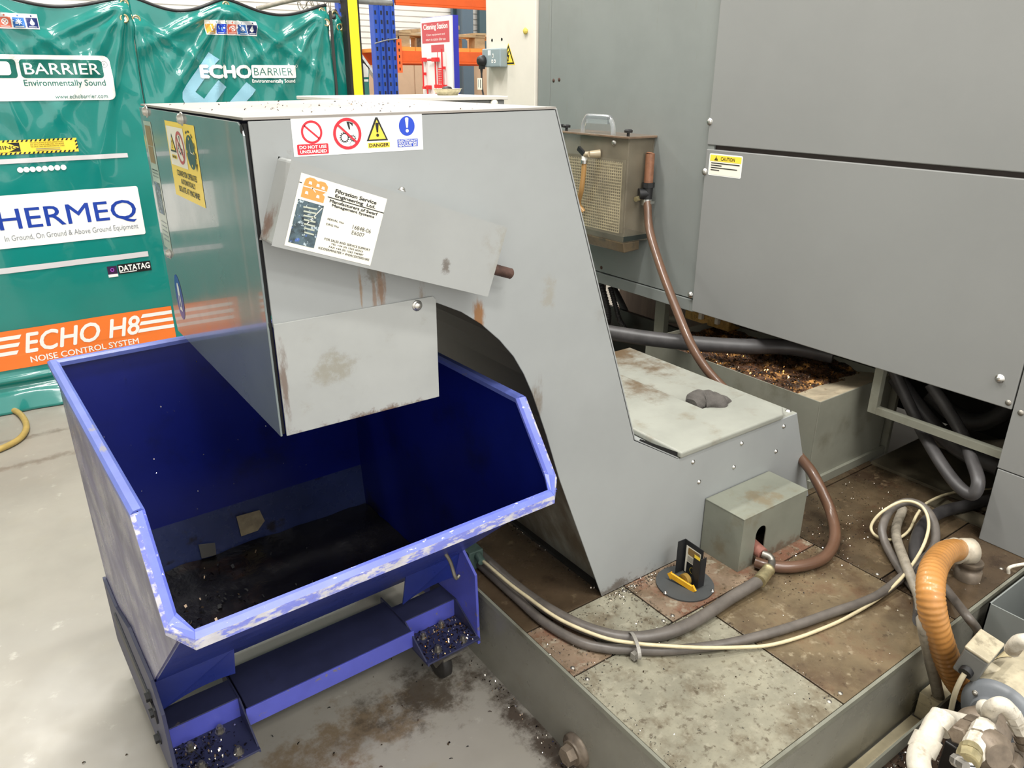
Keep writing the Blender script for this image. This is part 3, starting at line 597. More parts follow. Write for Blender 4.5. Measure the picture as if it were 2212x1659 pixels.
tailB = hp([(1990, 1290, 'z', .267), (1962, 1255, 'z', .267), (1932, 1210, 'z', .267), (1912, 1172, 'z', .275), (1906, 1140, 'z', .30), (1925, 1100, 'z', .33), (1962, 1084, 'z', .35), (2000, 1100, 'z', .35), (2020, 1140, 'z', .33), (2012, 1190, 'z', .30)])
hose('power_cable', 'dark grey cable sweeping along the platform front and looping up near the orange hose', 'cable', tailB+hB, .0128, hose_grey)
hC = hp([(2150, 1056, 'z', .262), (2060, 1064, 'z', .268), (2005, 1085, 'z', .285), (1982, 1110, 'z', .275), (1962, 1148, 'z', .265), (1930, 1166, 'z', .262), (1893, 1158, 'z', .268), (1882, 1136, 'z', .29), (1905, 1106, 'z', .335), (1950, 1083, 'z', .372), (1990, 1093, 'z', .378), (2006, 1130, 'z', .352), (1994, 1180, 'z', .325), (1955, 1240, 'z', .290), (1900, 1291, 'z', .268), (1827, 1335, 'z', .258), (1771, 1360, 'z', .258), (1716, 1380, 'z', .258), (1660, 1394, 'z', .262), (1605, 1398, 'z', .268), (1522, 1399, 'z', .284), (1439, 1395, 'z', .288), (1369, 1389, 'z', .292), (1300, 1376, 'z', .296), (1208, 1337, 'z', .298), (1136, 1287, 'z', .298), (1100, 1260, 'z', .298), (1060, 1226, 'z', .296), (1030, 1200, 'z', .294)])
hose('thin_cable', 'thin cream cable lying on top of the grey hoses with a loop at right', 'cable', hC, .0048, hose_cream, 8)
p = W(1371, 1392, 'z', .285)
b = MB(); d = Vector((.45, .9, 0)).normalized()
for s in range(1):
    ringp = [Vector((p.x, p.y, .281))+Vector((d.y*0, 0, 0))+d*(.041*math.cos(a))+Vector((0, 0, .0225*math.sin(a))) for a in [2*PI*i/28 for i in range(28)]]
    t_ = Vector((d.y, -d.x, 0))*.0045
    b.rings([[q-t_, q+t_, q+t_+(q-Vector((p.x, p.y, .281)))*.06, q-t_+(q-Vector((p.x, p.y, .281)))*.06] for q in ringp], 0, False, False, True)
q = W(1371, 1415, 'z', .27); b.box((q.x-.007, q.y-.006, .258), (q.x+.007, q.y+.008, .276))
tag(b.build('cable_tie', F('grey_tie_plastic', (140, 136, 128), .4)), 'grey cable tie strapped round the hose bundle on the platform', 'cable tie')
b = MB(); q = W(1032, 1205, 'z', .29); b.box((q.x-.03, q.y+.0, ZP+.0005), (q.x+.02, q.y+.07, .315)); b.cyl((q.x, q.y, .30), (q.x-.005, q.y-.03, .295), .012, n=10)
tag(b.build('hose_manifold', teal_v, bevel=.003), 'small teal block where the grey hoses end behind the skip', 'fitting')
# brown drain hose: from the valve down behind the tail, round into the guard box
hD = hp([(1398, 436, 'x', 2.37), (1404, 500, 'x', 2.33), (1428, 580, 'x', 2.26), (1458, 660, 'x', 2.205), (1490, 738, 'x', 2.165), (1522, 792, 'x', 2.165), (1560, 835, 'x', 2.180)])
hD += [Vector((2.185, 1.62, .50)), Vector((2.17, 1.42, .44))]+hp([(1741, 1003, 'y', 1.27), (1768, 1046, 'y', 1.20), (1796, 1110, 'z', .310), (1803, 1165, 'z', .283), (1778, 1206, 'z', ZP+.02), (1720, 1224, 'z', ZP+.02), (1660, 1222, 'z', ZP+.02), (1632, 1214, 'z', ZP+.02)])
hose('drain_hose', 'brown rubber hose from the filter box valve, curving on the platform to the guard box', 'hose', hD, .0175, hose_brown, 14)
# black hoses under the machine
PH = W(1320, 720, 'z', .64)
hE = hp([(1280, 712, 'z', .645), (1320, 719, 'z', .64), (1400, 731, 'z', .635), (1500, 742, 'z', .632), (1600, 748, 'z', .630), (1700, 750, 'z', .625), (1800, 768, 'z', .62)])
hose('suction_hose', 'thick black hose running level across the swarf tank under the machine', 'hose', hE, .031, hose_black, 16)
UX = 2.52
ua = hp([(1930, 800, 'x', 2.56), (1962, 870, 'x', 2.55), (1990, 928, 'x', 2.525), (2032, 1000, 'x', 2.43), (2070, 1050, 'x', 2.375), (2100, 1068, 'x', 2.36), (2113, 1040, 'x', 2.38), (2098, 990, 'x', 2.45), (2080, 942, 'x', 2.525), (2050, 890, 'x', 2.555), (2010, 830, 'x', 2.56)])
hose('machine_hose', 'black hose drooping in a narrow loop below the machine edge', 'hose', ua, .020, hose_black)
hose('machine_hose', 'wide black hose slanting down just behind the drooping hose loop', 'hose', hp([(1935, 815, 'x', 2.62), (1975, 870, 'x', 2.62), (2020, 925, 'x', 2.62), (2080, 975, 'x', 2.62), (2160, 1010, 'x', 2.62)]), .030, hose_black)
hose('machine_hose', 'black hose sagging in a shallow bend under the far corner panel', 'hose', hp([(2010, 850, 'x', 2.85), (2060, 893, 'x', 2.85), (2110, 912, 'x', 2.85), (2160, 895, 'x', 2.85), (2205, 850, 'x', 2.85)]), .033, hose_black)
hose('machine_hose', 'grey-black hose lying low under the machine behind the steel rail', 'hose', hp([(2000, 940, 'x', 2.95), (2080, 965, 'x', 2.9), (2150, 968, 'x', 2.85), (2212, 960, 'x', 2.8)]), .03, hose_dirty)
hose('corrugated_conduit', 'black corrugated conduit hanging under the machine next to the conveyor edge', 'conduit', hp([(1318, 620, 'x', 2.6), (1328, 655, 'x', 2.6), (1338, 690, 'x', 2.6), (1352, 712, 'x', 2.6)]), lambda t: .013+.0016*math.sin(t*150), hose_black, 10, 30)
hose('conduit', 'smooth black hose slanting under the machine beside the corrugated conduit', 'conduit', hp([(1326, 622, 'x', 2.68), (1345, 660, 'x', 2.68), (1360, 692, 'x', 2.68), (1372, 715, 'x', 2.68)]), .017, hose_black)
hose('conduit', 'dark corrugated hose nearest the conveyor edge under the machine', 'conduit', hp([(1296, 612, 'x', 2.55), (1308, 655, 'x', 2.55), (1312, 690, 'x', 2.55), (1300, 725, 'x', 2.55)]), lambda t: .02+.0016*math.sin(t*130), hose_black, 10, 30)
hose('pipe_bend', 'grey U-shaped pipe bend under the machine behind the brown hose', 'pipe', hp([(1470, 690, 'x', 2.75), (1432, 690, 'x', 2.75), (1418, 702, 'x', 2.75), (1432, 716, 'x', 2.75), (1480, 722, 'x', 2.75)]), .02, hose_dirty)
# cables dropping to the pump
hose('flat_cable', 'fat black cable running from under the machine foot to the hose bundle', 'cable', hp([(2150, 1078, 'z', .272), (2080, 1094, 'z', .272), (2030, 1108, 'z', .275), (1995, 1135, 'z', .278), (1978, 1180, 'z', .276), (1985, 1240, 'z', .274), (1990, 1300, 'z', .274), (1990, 1340, 'y', .64)]), .020, hose_black)
hose('pump_hose', 'dusty grey hose dropping over the platform edge left of the orange hose', 'hose', hp([(1950, 1100, 'z', .268), (1935, 1150, 'z', .268), (1955, 1215, 'z', .30), (1985, 1290, 'z', .285), (1992, 1340, 'y', .638), (2006, 1410, 'y', .628), (2020, 1470, 'y', .622), (2030, 1515, 'y', .615)]), .0145, hose_dirty)
hose('pump_hose', 'grey hose crossing behind the orange hose towards the terminal box', 'hose', hp([(2040, 1268, 'z', .27), (2062, 1296, 'z', .28), (2092, 1335, 'y', .615), (2112, 1362, 'y', .61), (2120, 1390, 'y', .605)]), .012, hose_grey)
# orange ribbed hose with cuff and elbow
oh = thing('suction_hose', 'fat orange ribbed hose with pale cuff standing at the platform front edge', 'hose', (1.9, .62, 0))
op = hp([(2068, 1187, 'z', .345), (2040, 1196, 'y', .73), (2017, 1228, 'y', .68), (2010, 1275, 'y', .64), (2018, 1340, 'y', .615), (2040, 1410, 'y', .60), (2064, 1465, 'y', .585), (2095, 1500, 'y', .56), (2140, 1520, 'y', .53)])
P = spl(op, 30); b = MB(); L_ = sum((P[i+1]-P[i]).length for i in range(len(P)-1))
b.tube(P, lambda t: .0318+.0010*math.sin(t*2*PI*52), 20); b.build('ribbed_tube', orange_h, oh)
e0, e1 = W(2056, 1190, 'z', .345), W(2090, 1190, 'z', .340)
dcuff = (e1-e0).normalized()
b = MB(); b.lathe(e0-dcuff*.012, dcuff, [(0, .0345), (.018, .0345), (.02, .038), (.028, .038), (.030, .033), (.045, .033), (.047, .037), (.078, .037), (.081, .030)], 22); b.build('cuff', F('grimy_cuff', (170, 160, 142), .45, mott=.2, mscale=30, spots=[(srgb(100, 86, 66), 26, .56, .74, .6)]), oh)
st_ = thing('standpipe', 'short grimy standpipe under the orange hose cuff on the platform', 'pipe', (2.15, .74, ZP))
ce = e0+dcuff*.055
b = MB(); b.lathe((ce.x+.004, ce.y-.012, ZP+.0005), (0, 0, 1), [(0, .036), (.030, .036), (.031, .031), (.045, .031), (.046, .034), (.058, .034)], 20); b.build('collar', fit_g, st_, bevel=0)

# ================================================================== BLACK SENSOR BRACKET ON ITS DISC
sb = thing('level_gauge', 'black channel bracket with yellow marker on a dark round disc', 'gauge', (1.46, 1.19, ZP))
dc = W(1479, 1262, 'z', ZP)
b = MB(); b.cyl((dc.x, dc.y, ZP+.0005), (dc.x, dc.y, ZP+.005), .083, n=48); disc = b.build('base_disc', disc_m, sb)
for px, py in ((1437, 1281), (1539, 1277)):
    q = W(px, py, 'z', ZP+.005); screw(sb, q, (0, 0, 1), .0045)
bl, br = W(1462, 1240, 'z', ZP+.005), W(1500, 1268, 'z', ZP+.005)
dx = (br-bl); wd_ = dx.length; dx.normalize(); dn = Vector((-dx.y, dx.x, 0))
if dn.x < 0: dn = -dn
zt = .372
b = MB()
b.obox(bl+dx*wd_*.5+dn*.022+Vector((0, 0, (zt-ZP)*.5)), dx*wd_*.5, dn*.001, Vector((0, 0, (zt-ZP-.01)*.5)))
b.obox(bl+dn*.008+Vector((0, 0, (zt-ZP)*.5)), dx*.001, dn*.015, Vector((0, 0, (zt-ZP-.01)*.5)))
b.obox(br-dn*.0+Vector((0, 0, (zt-ZP)*.44)), dx*.014, dn*.001, Vector((0, 0, (zt-ZP-.01)*.44)))
b.obox(br+dx*.013+dn*.010+Vector((0, 0, (zt-ZP)*.44)), dx*.001, dn*.012, Vector((0, 0, (zt-ZP-.01)*.44)))
b.build('channel', black_met, sb)
ob_ = bl+dx*wd_*.12+dn*.0205+Vector((0, 0, .010))
D = Decal(o=ob_, ux=dx, uy=(0, 0, 1), n=-dn); lw2, lh2 = wd_*.80, zt-ZP-.03
D.rect(0, 0, lw2, lh2, label_w); D.rect(lw2*.12, 0, lw2, lh2*.42, black_pr, 1); D.rrect(lw2*.14, lh2*.70, lw2*.94, lh2*.96, .004, brown_pr, 1)
for k in range(5): D.rect(lw2*.14, lh2*(.46+.04*k), lw2*.9, lh2*(.475+.04*k), black_pr, 1)
D.ring(lw2*.55, lh2*.2, .0095, .0105, yel_pr, 2); D.rect(lw2*.62, lh2*.02, lw2*.72, lh2*.26, yel_pr, 2)
D.build('gauge_label', sb)
D = Decal(o=br-dx*.011-dn*.001+Vector((0, 0, .095)), ux=dx, uy=(0, 0, 1), n=-dn); D.rect(0, 0, .022, .011, yel_pr); D.text('TEST', .004, .003, .018, .008, black_pr, 1) if False else None; D.build('yellow_tag', sb)
a0, a1 = W(1450, 1243, 'z', ZP+.024), W(1496, 1272, 'z', ZP+.012)
b = MB(); da = (a1-a0).normalized(); b.obox((a0+a1)/2, da*((a1-a0).length/2), dn*.003, Vector((0, 0, .009)))
for q, s in ((a0, -1), (a1, 1)):
    b.prism([q+Vector((0, 0, .014))-dn*.003, q+Vector((0, 0, -.014))-dn*.003, q+da*s*.012-dn*.003], dn*.006)
b.build('marker_arrow', amber_pl, sb, bevel=.001)
b = MB(); q = (a0+a1)/2+dn*.012+Vector((0, 0, .004)); b.cyl(q-dn*.006, q+dn*.008, .018, n=18); b.build('pivot_disc', F('amber_smoke', (140, 112, 52), .35), sb)

# ================================================================== TIPPING SKIP
YAW = math.radians(1.8)
SK0 = Vector((.108, 1.225, 0))
skip = thing('tipping_skip', 'blue wheeled tipping skip with worn rim under the conveyor head', 'skip', SK0, YAW)
def toL(p):
    d = Vector(p)-SK0; c, s = math.cos(-YAW), math.sin(-YAW)
    return Vector((d.x*c-d.y*s, d.x*s+d.y*c, d.z))
def toW(p):
    c, s = math.cos(YAW), math.sin(YAW); p = Vector(p)
    return SK0+Vector((p.x*c-p.y*s, p.x*s+p.y*c, p.z))
XL, XR = .0, .818
T = .004
FAR, ZR, LIPY, LIPZ, FFY, FBY, FZ, BDY, BDZ = .895, .958, -.140, .785, .405, .845, .280, .862, .425
pf = [(LIPY+.012, LIPZ), (FFY, FZ), (FBY, FZ), (BDY, BDZ), (FAR-.012, ZR-.004)]
wl, wr = XL+.016, XR-.016
b = MB()
for i in range(len(pf)-1):
    (ya, za), (yb, zb) = pf[i], pf[i+1]
    nrm = Vector((0, zb-za, -(yb-ya))).normalized()*T    # outwards
    if i == 2: b2 = b; b = MB()
    b.add([(wl, ya, za), (wr, ya, za), (wr, yb, zb), (wl, yb, zb)]+[Vector(v)-nrm*-1 for v in ((wl, ya, za), (wr, ya, za), (wr, yb, zb), (wl, yb, zb))],
          [(0, 3, 2, 1), (4, 5, 6, 7), (0, 1, 5, 4), (1, 2, 6, 5), (2, 3, 7, 6), (3, 0, 4, 7)], 0 if i else 1)
    if i == 2: b.build('weld_strip', blue_low, skip, local=True); b = b2
b.build('hopper_shell', [blue_in, blue], skip, local=True)
sp_ = [(LIPY+.012, LIPZ), (FFY, FZ), (FBY, FZ), (BDY, BDZ), (FAR-.012, ZR-.004), (-.004, ZR-.004), (-.108, .806)]
for xa, xb in ((wl-T, wl), (wr, wr+T)):
    b = MB(); n = len(sp_)
    xi, xo = (xb, xa) if xa < .4 else (xa, xb)
    b.add([(xi, y, z) for y, z in sp_], [list(range(n))], 0); b.add([(xo, y, z) for y, z in sp_], [list(range(n))], 1)
    b.add([(x, y, z) for x in (xi, xo) for y, z in sp_], [(i, (i+1) % n, (i+1) % n+n, i+n) for i in range(n)], 1)
    b.build('hopper_side', [blue_in, blue_side if xa < .4 else blue], skip, local=True)
# folded rim: outer and inner edge of the band, going round
out = [(XL, FAR, ZR), (XL, .0, ZR), (XL, -.112, .803), (XL+.034, LIPY-.006, LIPZ-.006), (XR-.034, LIPY-.006, LIPZ-.006), (XR, -.112, .803), (XR, 0, ZR), (XR, FAR, ZR)]
w = .024
inn = [(XL+w, FAR-w, ZR), (XL+w, .006, ZR), (XL+w, -.098, .815), (XL+w+.016, LIPY+.010, LIPZ+.010), (XR-w-.016, LIPY+.010, LIPZ+.010), (XR-w, -.098, .815), (XR-w, .006, ZR), (XR-w, FAR-w, ZR)]
def rim(idx, nm, m):
    b = MB()
    for i, j in idx:
        o1, o2, i1, i2 = Vector(out[i]), Vector(out[j]), Vector(inn[i]), Vector(inn[j])
        up = (o2-o1).cross(i1-o1).normalized()
        if up.z < 0: up = -up
        hh = up*.0035; sk = Vector((0, 0, -.012))
        # gently rolled top band plus hanging skirt
        m1, m2 = (o1+i1)/2+up*.005, (o2+i2)/2+up*.005
        b.rings([[o1+sk, o1, o1*.75+i1*.25+up*.005, i1*.75+o1*.25+up*.005, i1, i1+Vector((0, 0, -.010)), m1-up*.002, o1+sk+(i1-o1).normalized()*.004],
                 [o2+sk, o2, o2*.75+i2*.25+up*.005, i2*.75+o2*.25+up*.005, i2, i2+Vector((0, 0, -.010)), m2-up*.002, o2+sk+(i2-o2).normalized()*.004]], 0, False, True)
        if len(m) > 1:
            for q in range(8): b.m[-10+q] = 1 if q in (0, 1) else 0
    return b.build(nm, m, skip, local=True)
rim([(0, 1), (7, 0)], 'rim', [blue_rim2]); rim([(1, 2), (2, 3), (3, 4), (4, 5), (5, 6)], 'front_rim', [blue_rim, worn_edge]); rim([(6, 7)], 'rim', [blue_rim2])
# residue and old labels inside
b = MB(); nx, ny = 26, 14
vs = [(wl+.003+(wr-wl-.006)*i/nx, FFY-.02+(FBY-FFY+.018)*j/ny, FZ+.010+.010*mnoise.noise((i*.5, j*.6, 3))+(.012 if j in (0,) else 0)) for j in range(ny+1) for i in range(nx+1)]
b.add(vs, [(j*(nx+1)+i, j*(nx+1)+i+1, (j+1)*(nx+1)+i+1, (j+1)*(nx+1)+i) for j in range(ny) for i in range(nx)], 0, True)
ol = b.build('oil_residue', oilm, skip, local=True); ol['kind'] = 'stuff'
tp = [toL(W(px, py, 'y', 2.068)) for px, py in ((515, 1122), (566, 1108), (576, 1130), (560, 1150), (524, 1162))]
b = MB(); b.prism([(p.x, BDY-.008-(BDZ-p.z)*.117, p.z) for p in tp], (0, .002, 0)); b.build('label_residue', tape_m, skip, local=True)
tp = [toL(W(px, py, 'y', 2.06)) for px, py in ((432, 1182), (468, 1178), (470, 1202), (438, 1210))]
b = MB(); b.prism([(p.x, BDY-.010-(BDZ-p.z)*.117, p.z) for p in tp], (0, .002, 0)); b.build('label_residue', F('gauze_grey', (84, 82, 76), .6), skip, local=True)
# chassis
cl, cr = .004, .822
side = [(.215, .115), (.225, .345), (.285, .395), (.50, .395), (.70, .33), (.86, .33), (.86, .115)]
for x in (cl, cr):
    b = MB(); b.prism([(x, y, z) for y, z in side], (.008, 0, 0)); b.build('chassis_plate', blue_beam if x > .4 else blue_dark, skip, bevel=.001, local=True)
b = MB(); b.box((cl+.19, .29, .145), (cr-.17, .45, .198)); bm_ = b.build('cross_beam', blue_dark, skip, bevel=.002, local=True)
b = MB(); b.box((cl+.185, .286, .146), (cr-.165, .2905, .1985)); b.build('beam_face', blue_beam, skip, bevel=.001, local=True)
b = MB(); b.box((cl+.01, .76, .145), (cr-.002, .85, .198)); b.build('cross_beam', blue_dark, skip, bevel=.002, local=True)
def pocket(xa, xb):
    b = MB(); b.box((xa, .205, .138), (xb, .335, .144)); pl = b.build('caster_plate', blue_dark, skip, bevel=.001, local=True)
    b = MB(); b.box((xa, .332, .140), (xb, .337, .200)); b.build('riser', blue_beam, skip, local=True)
    b = MB(); b.box((xa, .333, .197), (xb, .408, .2025)); b.build('step_plate', blue_dark, skip, bevel=.001, local=True)
    for x in (xa, xb-.004):
        if xa < .3 and x == xa: continue
        b = MB(); b.prism([(x, .203, .137), (x, .335, .137), (x, .47, .137), (x, .47, .2), (x, .335, .206), (x, .325, .206)], (.004, 0, 0)); b.build('pocket_flange', blue_dark, skip, local=True)
    # curved skirt under the front wall
    n = 9; zt, yt = .375, FFY-(.375-FZ)*(FFY-LIPY)/(LIPZ-FZ)
    pts = [(xa, yt+.002, zt), (xb, yt+.002, zt)]+[(xb-(xb-xa)*k/n, yt+.030, .292-.012*(2*k/n-1)**2-.016*(k/n)) for k in range(n+1)]
    b = MB(); b.prism(pts, (0, -.004, 0)); b.build('skirt', blue, skip, local=True)
    for x, y in ((xa+.045, .305), (xb-.06, .315), (xa+.05, .235), (xb-.045, .225)):
        b = MB(); b.lathe((x, y, .144), (0, 0, 1), [(0, .013), (.002, .013), (.0021, .009), (.013, .009), (.0131, .005), (.019, .005)], 8, 0, False); b.build('bolt', dull_steel, pl, local=True)
pocket(cl+.008, cl+.185); pocket(cr-.172, cr)
def caster(x, y):
    b = MB(); b.box((x-.04, y-.045, .128), (x+.04, y+.045, .137)); c = b.build('caster', dull_steel, skip, local=True)
    b = MB(); b.prism([(x-.020, y-.03, .129), (x-.020, y+.03, .129), (x-.020, y+.055, .045), (x-.020, y+.035, .038)], (.003, 0, 0)); b.prism([(x+.017, y-.03, .129), (x+.017, y+.03, .129), (x+.017, y+.055, .045), (x+.017, y+.035, .038)], (.003, 0, 0)); b.build('fork', dull_steel, c, local=True)
    b = MB(); b.lathe((x-.0155, y+.045, .0505), (1, 0, 0), [(0, .02), (0, .044), (.004, .050), (.027, .050), (.031, .044), (.031, .02)], 24); b.build('wheel', caster_m, c, local=True)
q = toL((.845, 1.50, 0))
for x in (.085, cr-.085):
    for y in (.245, .78): caster(x, y)
h0, h1, h2 = [toL(W(px, py, 'y', 1.42)) for px, py in ((955, 1187), (972, 1212), (984, 1248))]
b = MB(); b.tube(spl([h0+Vector((0, .02, 0)), h0, h1, h2, h2+Vector((.012, 0, .004))], 5), .005, 8); b.build('latch_hook', dull_steel, skip, local=True)
b = MB(); b.box((cl-.0045, .30, .26), (cl-.0005, .72, .30)); b.build('pivot_strap', F('dark_strap', (40, 40, 44), .5), skip, local=True)
for y, z in ((.325, .275), (.345, .18), (.25, .15), (.34, .31)):
    b = MB(); b.lathe((cl, y, z), (-1, 0, 0), [(0, .016), (.003, .016), (.0031, .011), (.012, .011)], 6, 0, False); b.build('pivot_bolt', black_met, skip, local=True)
skz = lambda z, x0, x1, y0, y1: (lambda r: toW((r.uniform(x0, x1), r.uniform(y0, y1), z)))
swarf('metal_swarf', 'glittering oily swarf on the skip near-left caster plate', 300, lambda r: toW((cl+.01+.165*min(1, abs(r.gauss(.28, .3))), r.uniform(.207, .33), .1445)), [chip, chip_d, chip_d, black_gap], (.003, .009), 3)
swarf('metal_swarf', 'glittering oily swarf on the skip near-right caster plate', 320, skz(.1445, cr-.165, cr-.004, .207, .33), [chip, chip_d, chip_d, chip_g], (.003, .009), 4)
swarf('metal_swarf', 'wet lumps of swarf in the oil at the bottom of the skip', 110, lambda r: toW((wl+.03+abs(r.gauss(0, .18)), r.uniform(FFY, FBY-.02), FZ+.016)), [chip_d, black_gap], (.006, .016), 5)
def bw(r):
    z = r.uniform(.44, .93); t = (z-BDZ)/(ZR-BDZ); return toW((r.uniform(wl+.05, wr-.1), BDY+(FAR-.012-BDY)*t-.003, z))
swarf('metal_swarf', 'tiny bright swarf specks stuck to the inner back wall of the skip', 90, bw, [chip], (.0025, .006), 6)

# ================================================================== SWARF TANK
tk = thing('swarf_tank', 'grey steel tank heaped with rusty swarf behind the conveyor tail', 'tank', (2.46, 1.75, ZP))
tx0, tx1, ty0, ty1, tz = 2.238, 2.70, 1.330, 2.17, .588
def plate_box(nm, m, faces, t=.004):
    b = MB()
    for f in faces: b.box(*f)
    return b.build(nm, m, tk, bevel=.001)
plate_box('tank_wall', tank_m, [((tx0, ty0, ZP+.0005), (tx1, ty0+.004, tz))]); plate_box('tank_wall', tank_m, [((tx0, ty0+.004, ZP+.0005), (tx0+.004, ty1, tz))])
plate_box('tank_wall', tank_m, [((tx1-.004, ty0, ZP+.0005), (tx1, ty1, tz))]); plate_box('tank_wall', tank_m, [((tx0, ty1-.004, ZP+.0005), (tx1, ty1, tz))])
plate_box('base_flange', tank_m, [((tx0-.003, ty0-.012, ZP+.0005), (tx1+.02, ty0, ZP+.034))])
b = MB(); b.rings([[(tx0+.0045, ty0+.0045, tz-.002), (tx1-.0045, ty0+.0045, tz-.002), (tx1-.0045, ty0+.0045, tz-.006), (tx0+.0045, ty0+.0045, tz-.006)], [(tx0+.0045, ty0+.135, tz-.030), (tx1-.0045, ty0+.135, tz-.030), (tx1-.0045, ty0+.135, tz-.034), (tx0+.0045, ty0+.135, tz-.034)]], 0, False); b.build('tray_lip', tank_rim, tk)
b = MB(); nx, ny = 40, 60
def tray_z(x, y): return tz-.026+.014*mnoise.noise((x*16, y*16, 1))+.016*mnoise.noise((x*6, y*6, 5))+.006*mnoise.noise((x*50, y*50, 2))
vs = []
for j in range(ny+1):
    for i in range(nx+1):
        x = tx0+.0045+(tx1-tx0-.009)*i/nx; y = ty0+.10+.012*mnoise.noise((i*.6, 3, 1))+(ty1-ty0-.105)*j/ny; vs.append((x, y, tray_z(x, y)))
b.add(vs, [(j*(nx+1)+i, j*(nx+1)+i+1, (j+1)*(nx+1)+i+1, (j+1)*(nx+1)+i) for j in range(ny) for i in range(nx)], 0, True)
sl_ = b.build('swarf_bed', mud, tk); sl_['kind'] = 'stuff'
def tks(r):
    x, y = r.uniform(tx0+.01, tx1-.02), r.uniform(ty0+.105, ty1-.02); return (x, y, tray_z(x, y))
swarf('metal_swarf', 'rusty and golden swarf chips heaped in the tank behind the conveyor', 2200, tks, [chip_g, chip_g, chip_d, chip_d, black_gap, black_gap], (.004, .012), 8)

# ================================================================== MACHINE
XM = 2.41
mc = thing('machine_enclosure', 'large grey sheet-metal machine filling the right side of the workshop', 'machine', (3.0, 1.5, ZP))
YS = 2.083        # vertical seam between cover panels and the recessed filter panel
YE = .822         # near vertical edge of the panels (corner foot begins)
zs0, zs1 = 1.362, 1.374
b = MB(); b.box((XM, YE+.002, .700), (XM+.02, YS, zs0-.004)); b.build('lower_cover_panel', mach, mc, bevel=.003)
b = MB(); b.box((XM, YE-.9, zs1), (XM+.02, YS, 2.6)); b.build('upper_cover_panel', mach, mc, bevel=.003)
b = MB(); b.box((XM+.012, YE-.9, zs0-.004), (XM+.03, YS-.01, zs1+.002)); b.build('panel_gap', F('gap_brown', (44, 34, 30), .4), mc)
b = MB(); b.box((XM+.004, YS-.034, zs0-.006), (XM+.012, YS-.002, zs1+.002)); b.build('latch_tab', mach_side, mc)
b = MB(); b.box((XM, -.3, .508), (XM+.02, YE-.002, zs0-.004)); b.build('corner_panel', mach, mc, bevel=.002)
b = MB(); b.box((XM, -.3, ZP+.0005), (XM+.018, YE-.004, .505)); b.build('foot_panel', mach, mc, bevel=.002)
b = MB(); b.box((XM+.018, YE-.022, ZP+.0005), (XM+.5, YE-.004, .70)); b.build('foot_side', mach, mc)
b = MB(); b.box((XM+.014, YS, .748), (XM+.03, 3.10, 2.6)); b.build('side_panel', mach_side, mc, bevel=.002)
b = MB(); b.box((XM+.008, YS, .694), (XM+.03, 3.10, .744)); b.build('sill_panel', mach_side, mc, bevel=.002)
b = MB(); b.box((XM+.022, YS+.0, .738), (XM+.04, 3.10, .752)); b.build('sill_gap', black_gap, mc)
b = MB(); b.box((XM+.0145, 3.102, .70), (XM+.03, 3.20, 2.6)); b.build('rear_post', mach_side, mc, bevel=.003)
b = MB(); b.box((XM+.03, -.3, .72), (4.3, 3.2, 2.6)); b.build('machine_core', mach_side, mc)
b = MB(); b.box((3.2, -.3, ZP+.0005), (4.3, 3.2, .719)); b.build('machine_bed', dark_pan, mc)
for px, py in ((1533, 263), (1522, 371), (1491, 637)): screw(mc, W(px, py, 'x', XM), (-1, 0, 0), .011, h=.008)
for px, py in ((2160, 818),): screw(mc, W(px, py, 'x', XM), (-1, 0, 0), .011, h=.012)
for px, py in ((2178, 870), (2205, 892)): screw(mc, W(px, py, 'x', XM), (-1, 0, 0), .007, dull_steel, .004)
for px, py in ((1299, 578), (1208, 172), (1196, 174)): screw(mc, W(px, py, 'x', XM+.014), (-1, 0, 0), .007, rusty, .003)
# caution label
fx = lambda u, v, h: Vector((XM-h, 2.064-u, 1.262+v))
D = Decal(fn=fx); lw, lh = .160, .082
D.rrect(0, 0, lw, lh, .006, white_pr); D.rrect(.005, .004, lw-.005, lh-.004, .004, label_w, 1); D.rect(.005, lh*.66, lw-.005, lh-.005, yel_pr, 2)
D.poly([(.026, lh*.70), (.044, lh*.70), (.035, lh*.90)], black_pr, 3); D.bang(.035, lh*.775, .010, yel_pr, 4)
D.text('CAUTION', .058, lh*.715, .124, lh*.875, black_pr, 3, .015)
for k, (a, t) in enumerate(((.145, 0), (.055, 1), (.135, 2), (.045, 3))):
    D.rect(.012, lh*(.555-.105*k), .012+a*.95, lh*(.595-.105*k), black_pr, 3)
D.build('caution_label', mc)
# structure seen below the panels
b = MB(); q = W(1416, 660, 'x', 2.50); r = W(1437, 660, 'x', 2.50); b.box((2.50, r.y, ZP), (2.53, q.y, .72)); b.build('support_leg', tank_m, mc)
fr_ = [W(1885, 885, 'x', 2.45), W(2165, 985, 'x', 2.45)]
b = MB(); b.box((2.45, .80, .520), (2.475, 1.2445, .545)); b.build('lower_rail', dull_steel if False else tank_m, mc)
b = MB(); b.box((2.45, 1.245, .520), (2.475, 1.275, .72)); b.build('support_leg', tank_m, mc)
b = MB(); b.box((2.724, 1.315, ZP+.0005), (2.742, 1.36, .698)); b.build('support_leg', tank_m, mc)
b = MB(); b.box((2.60, .40, ZP+.0005), (3.2, 1.30, ZP+.012)); b.build('bed_plate', F('oily_bed', (86, 80, 66), .3, mott=.3, mscale=8, spots=[(srgb(44, 34, 26), 6, .5, .7, .8)]), mc)
b = MB(); b.box((2.48, .55, ZP+.0005), (2.56, 1.02, ZP+.006)); b.build('bed_ledge', MATS['oily_bed'], mc)
sq = thing('gearbox_casting', 'oily yellow casting with pale bolts under the machine panel edge', 'gearbox', (2.7, 1.9, .5))
g0, g1 = W(1478, 690, 'x', 2.62), W(1570, 740, 'x', 2.62)
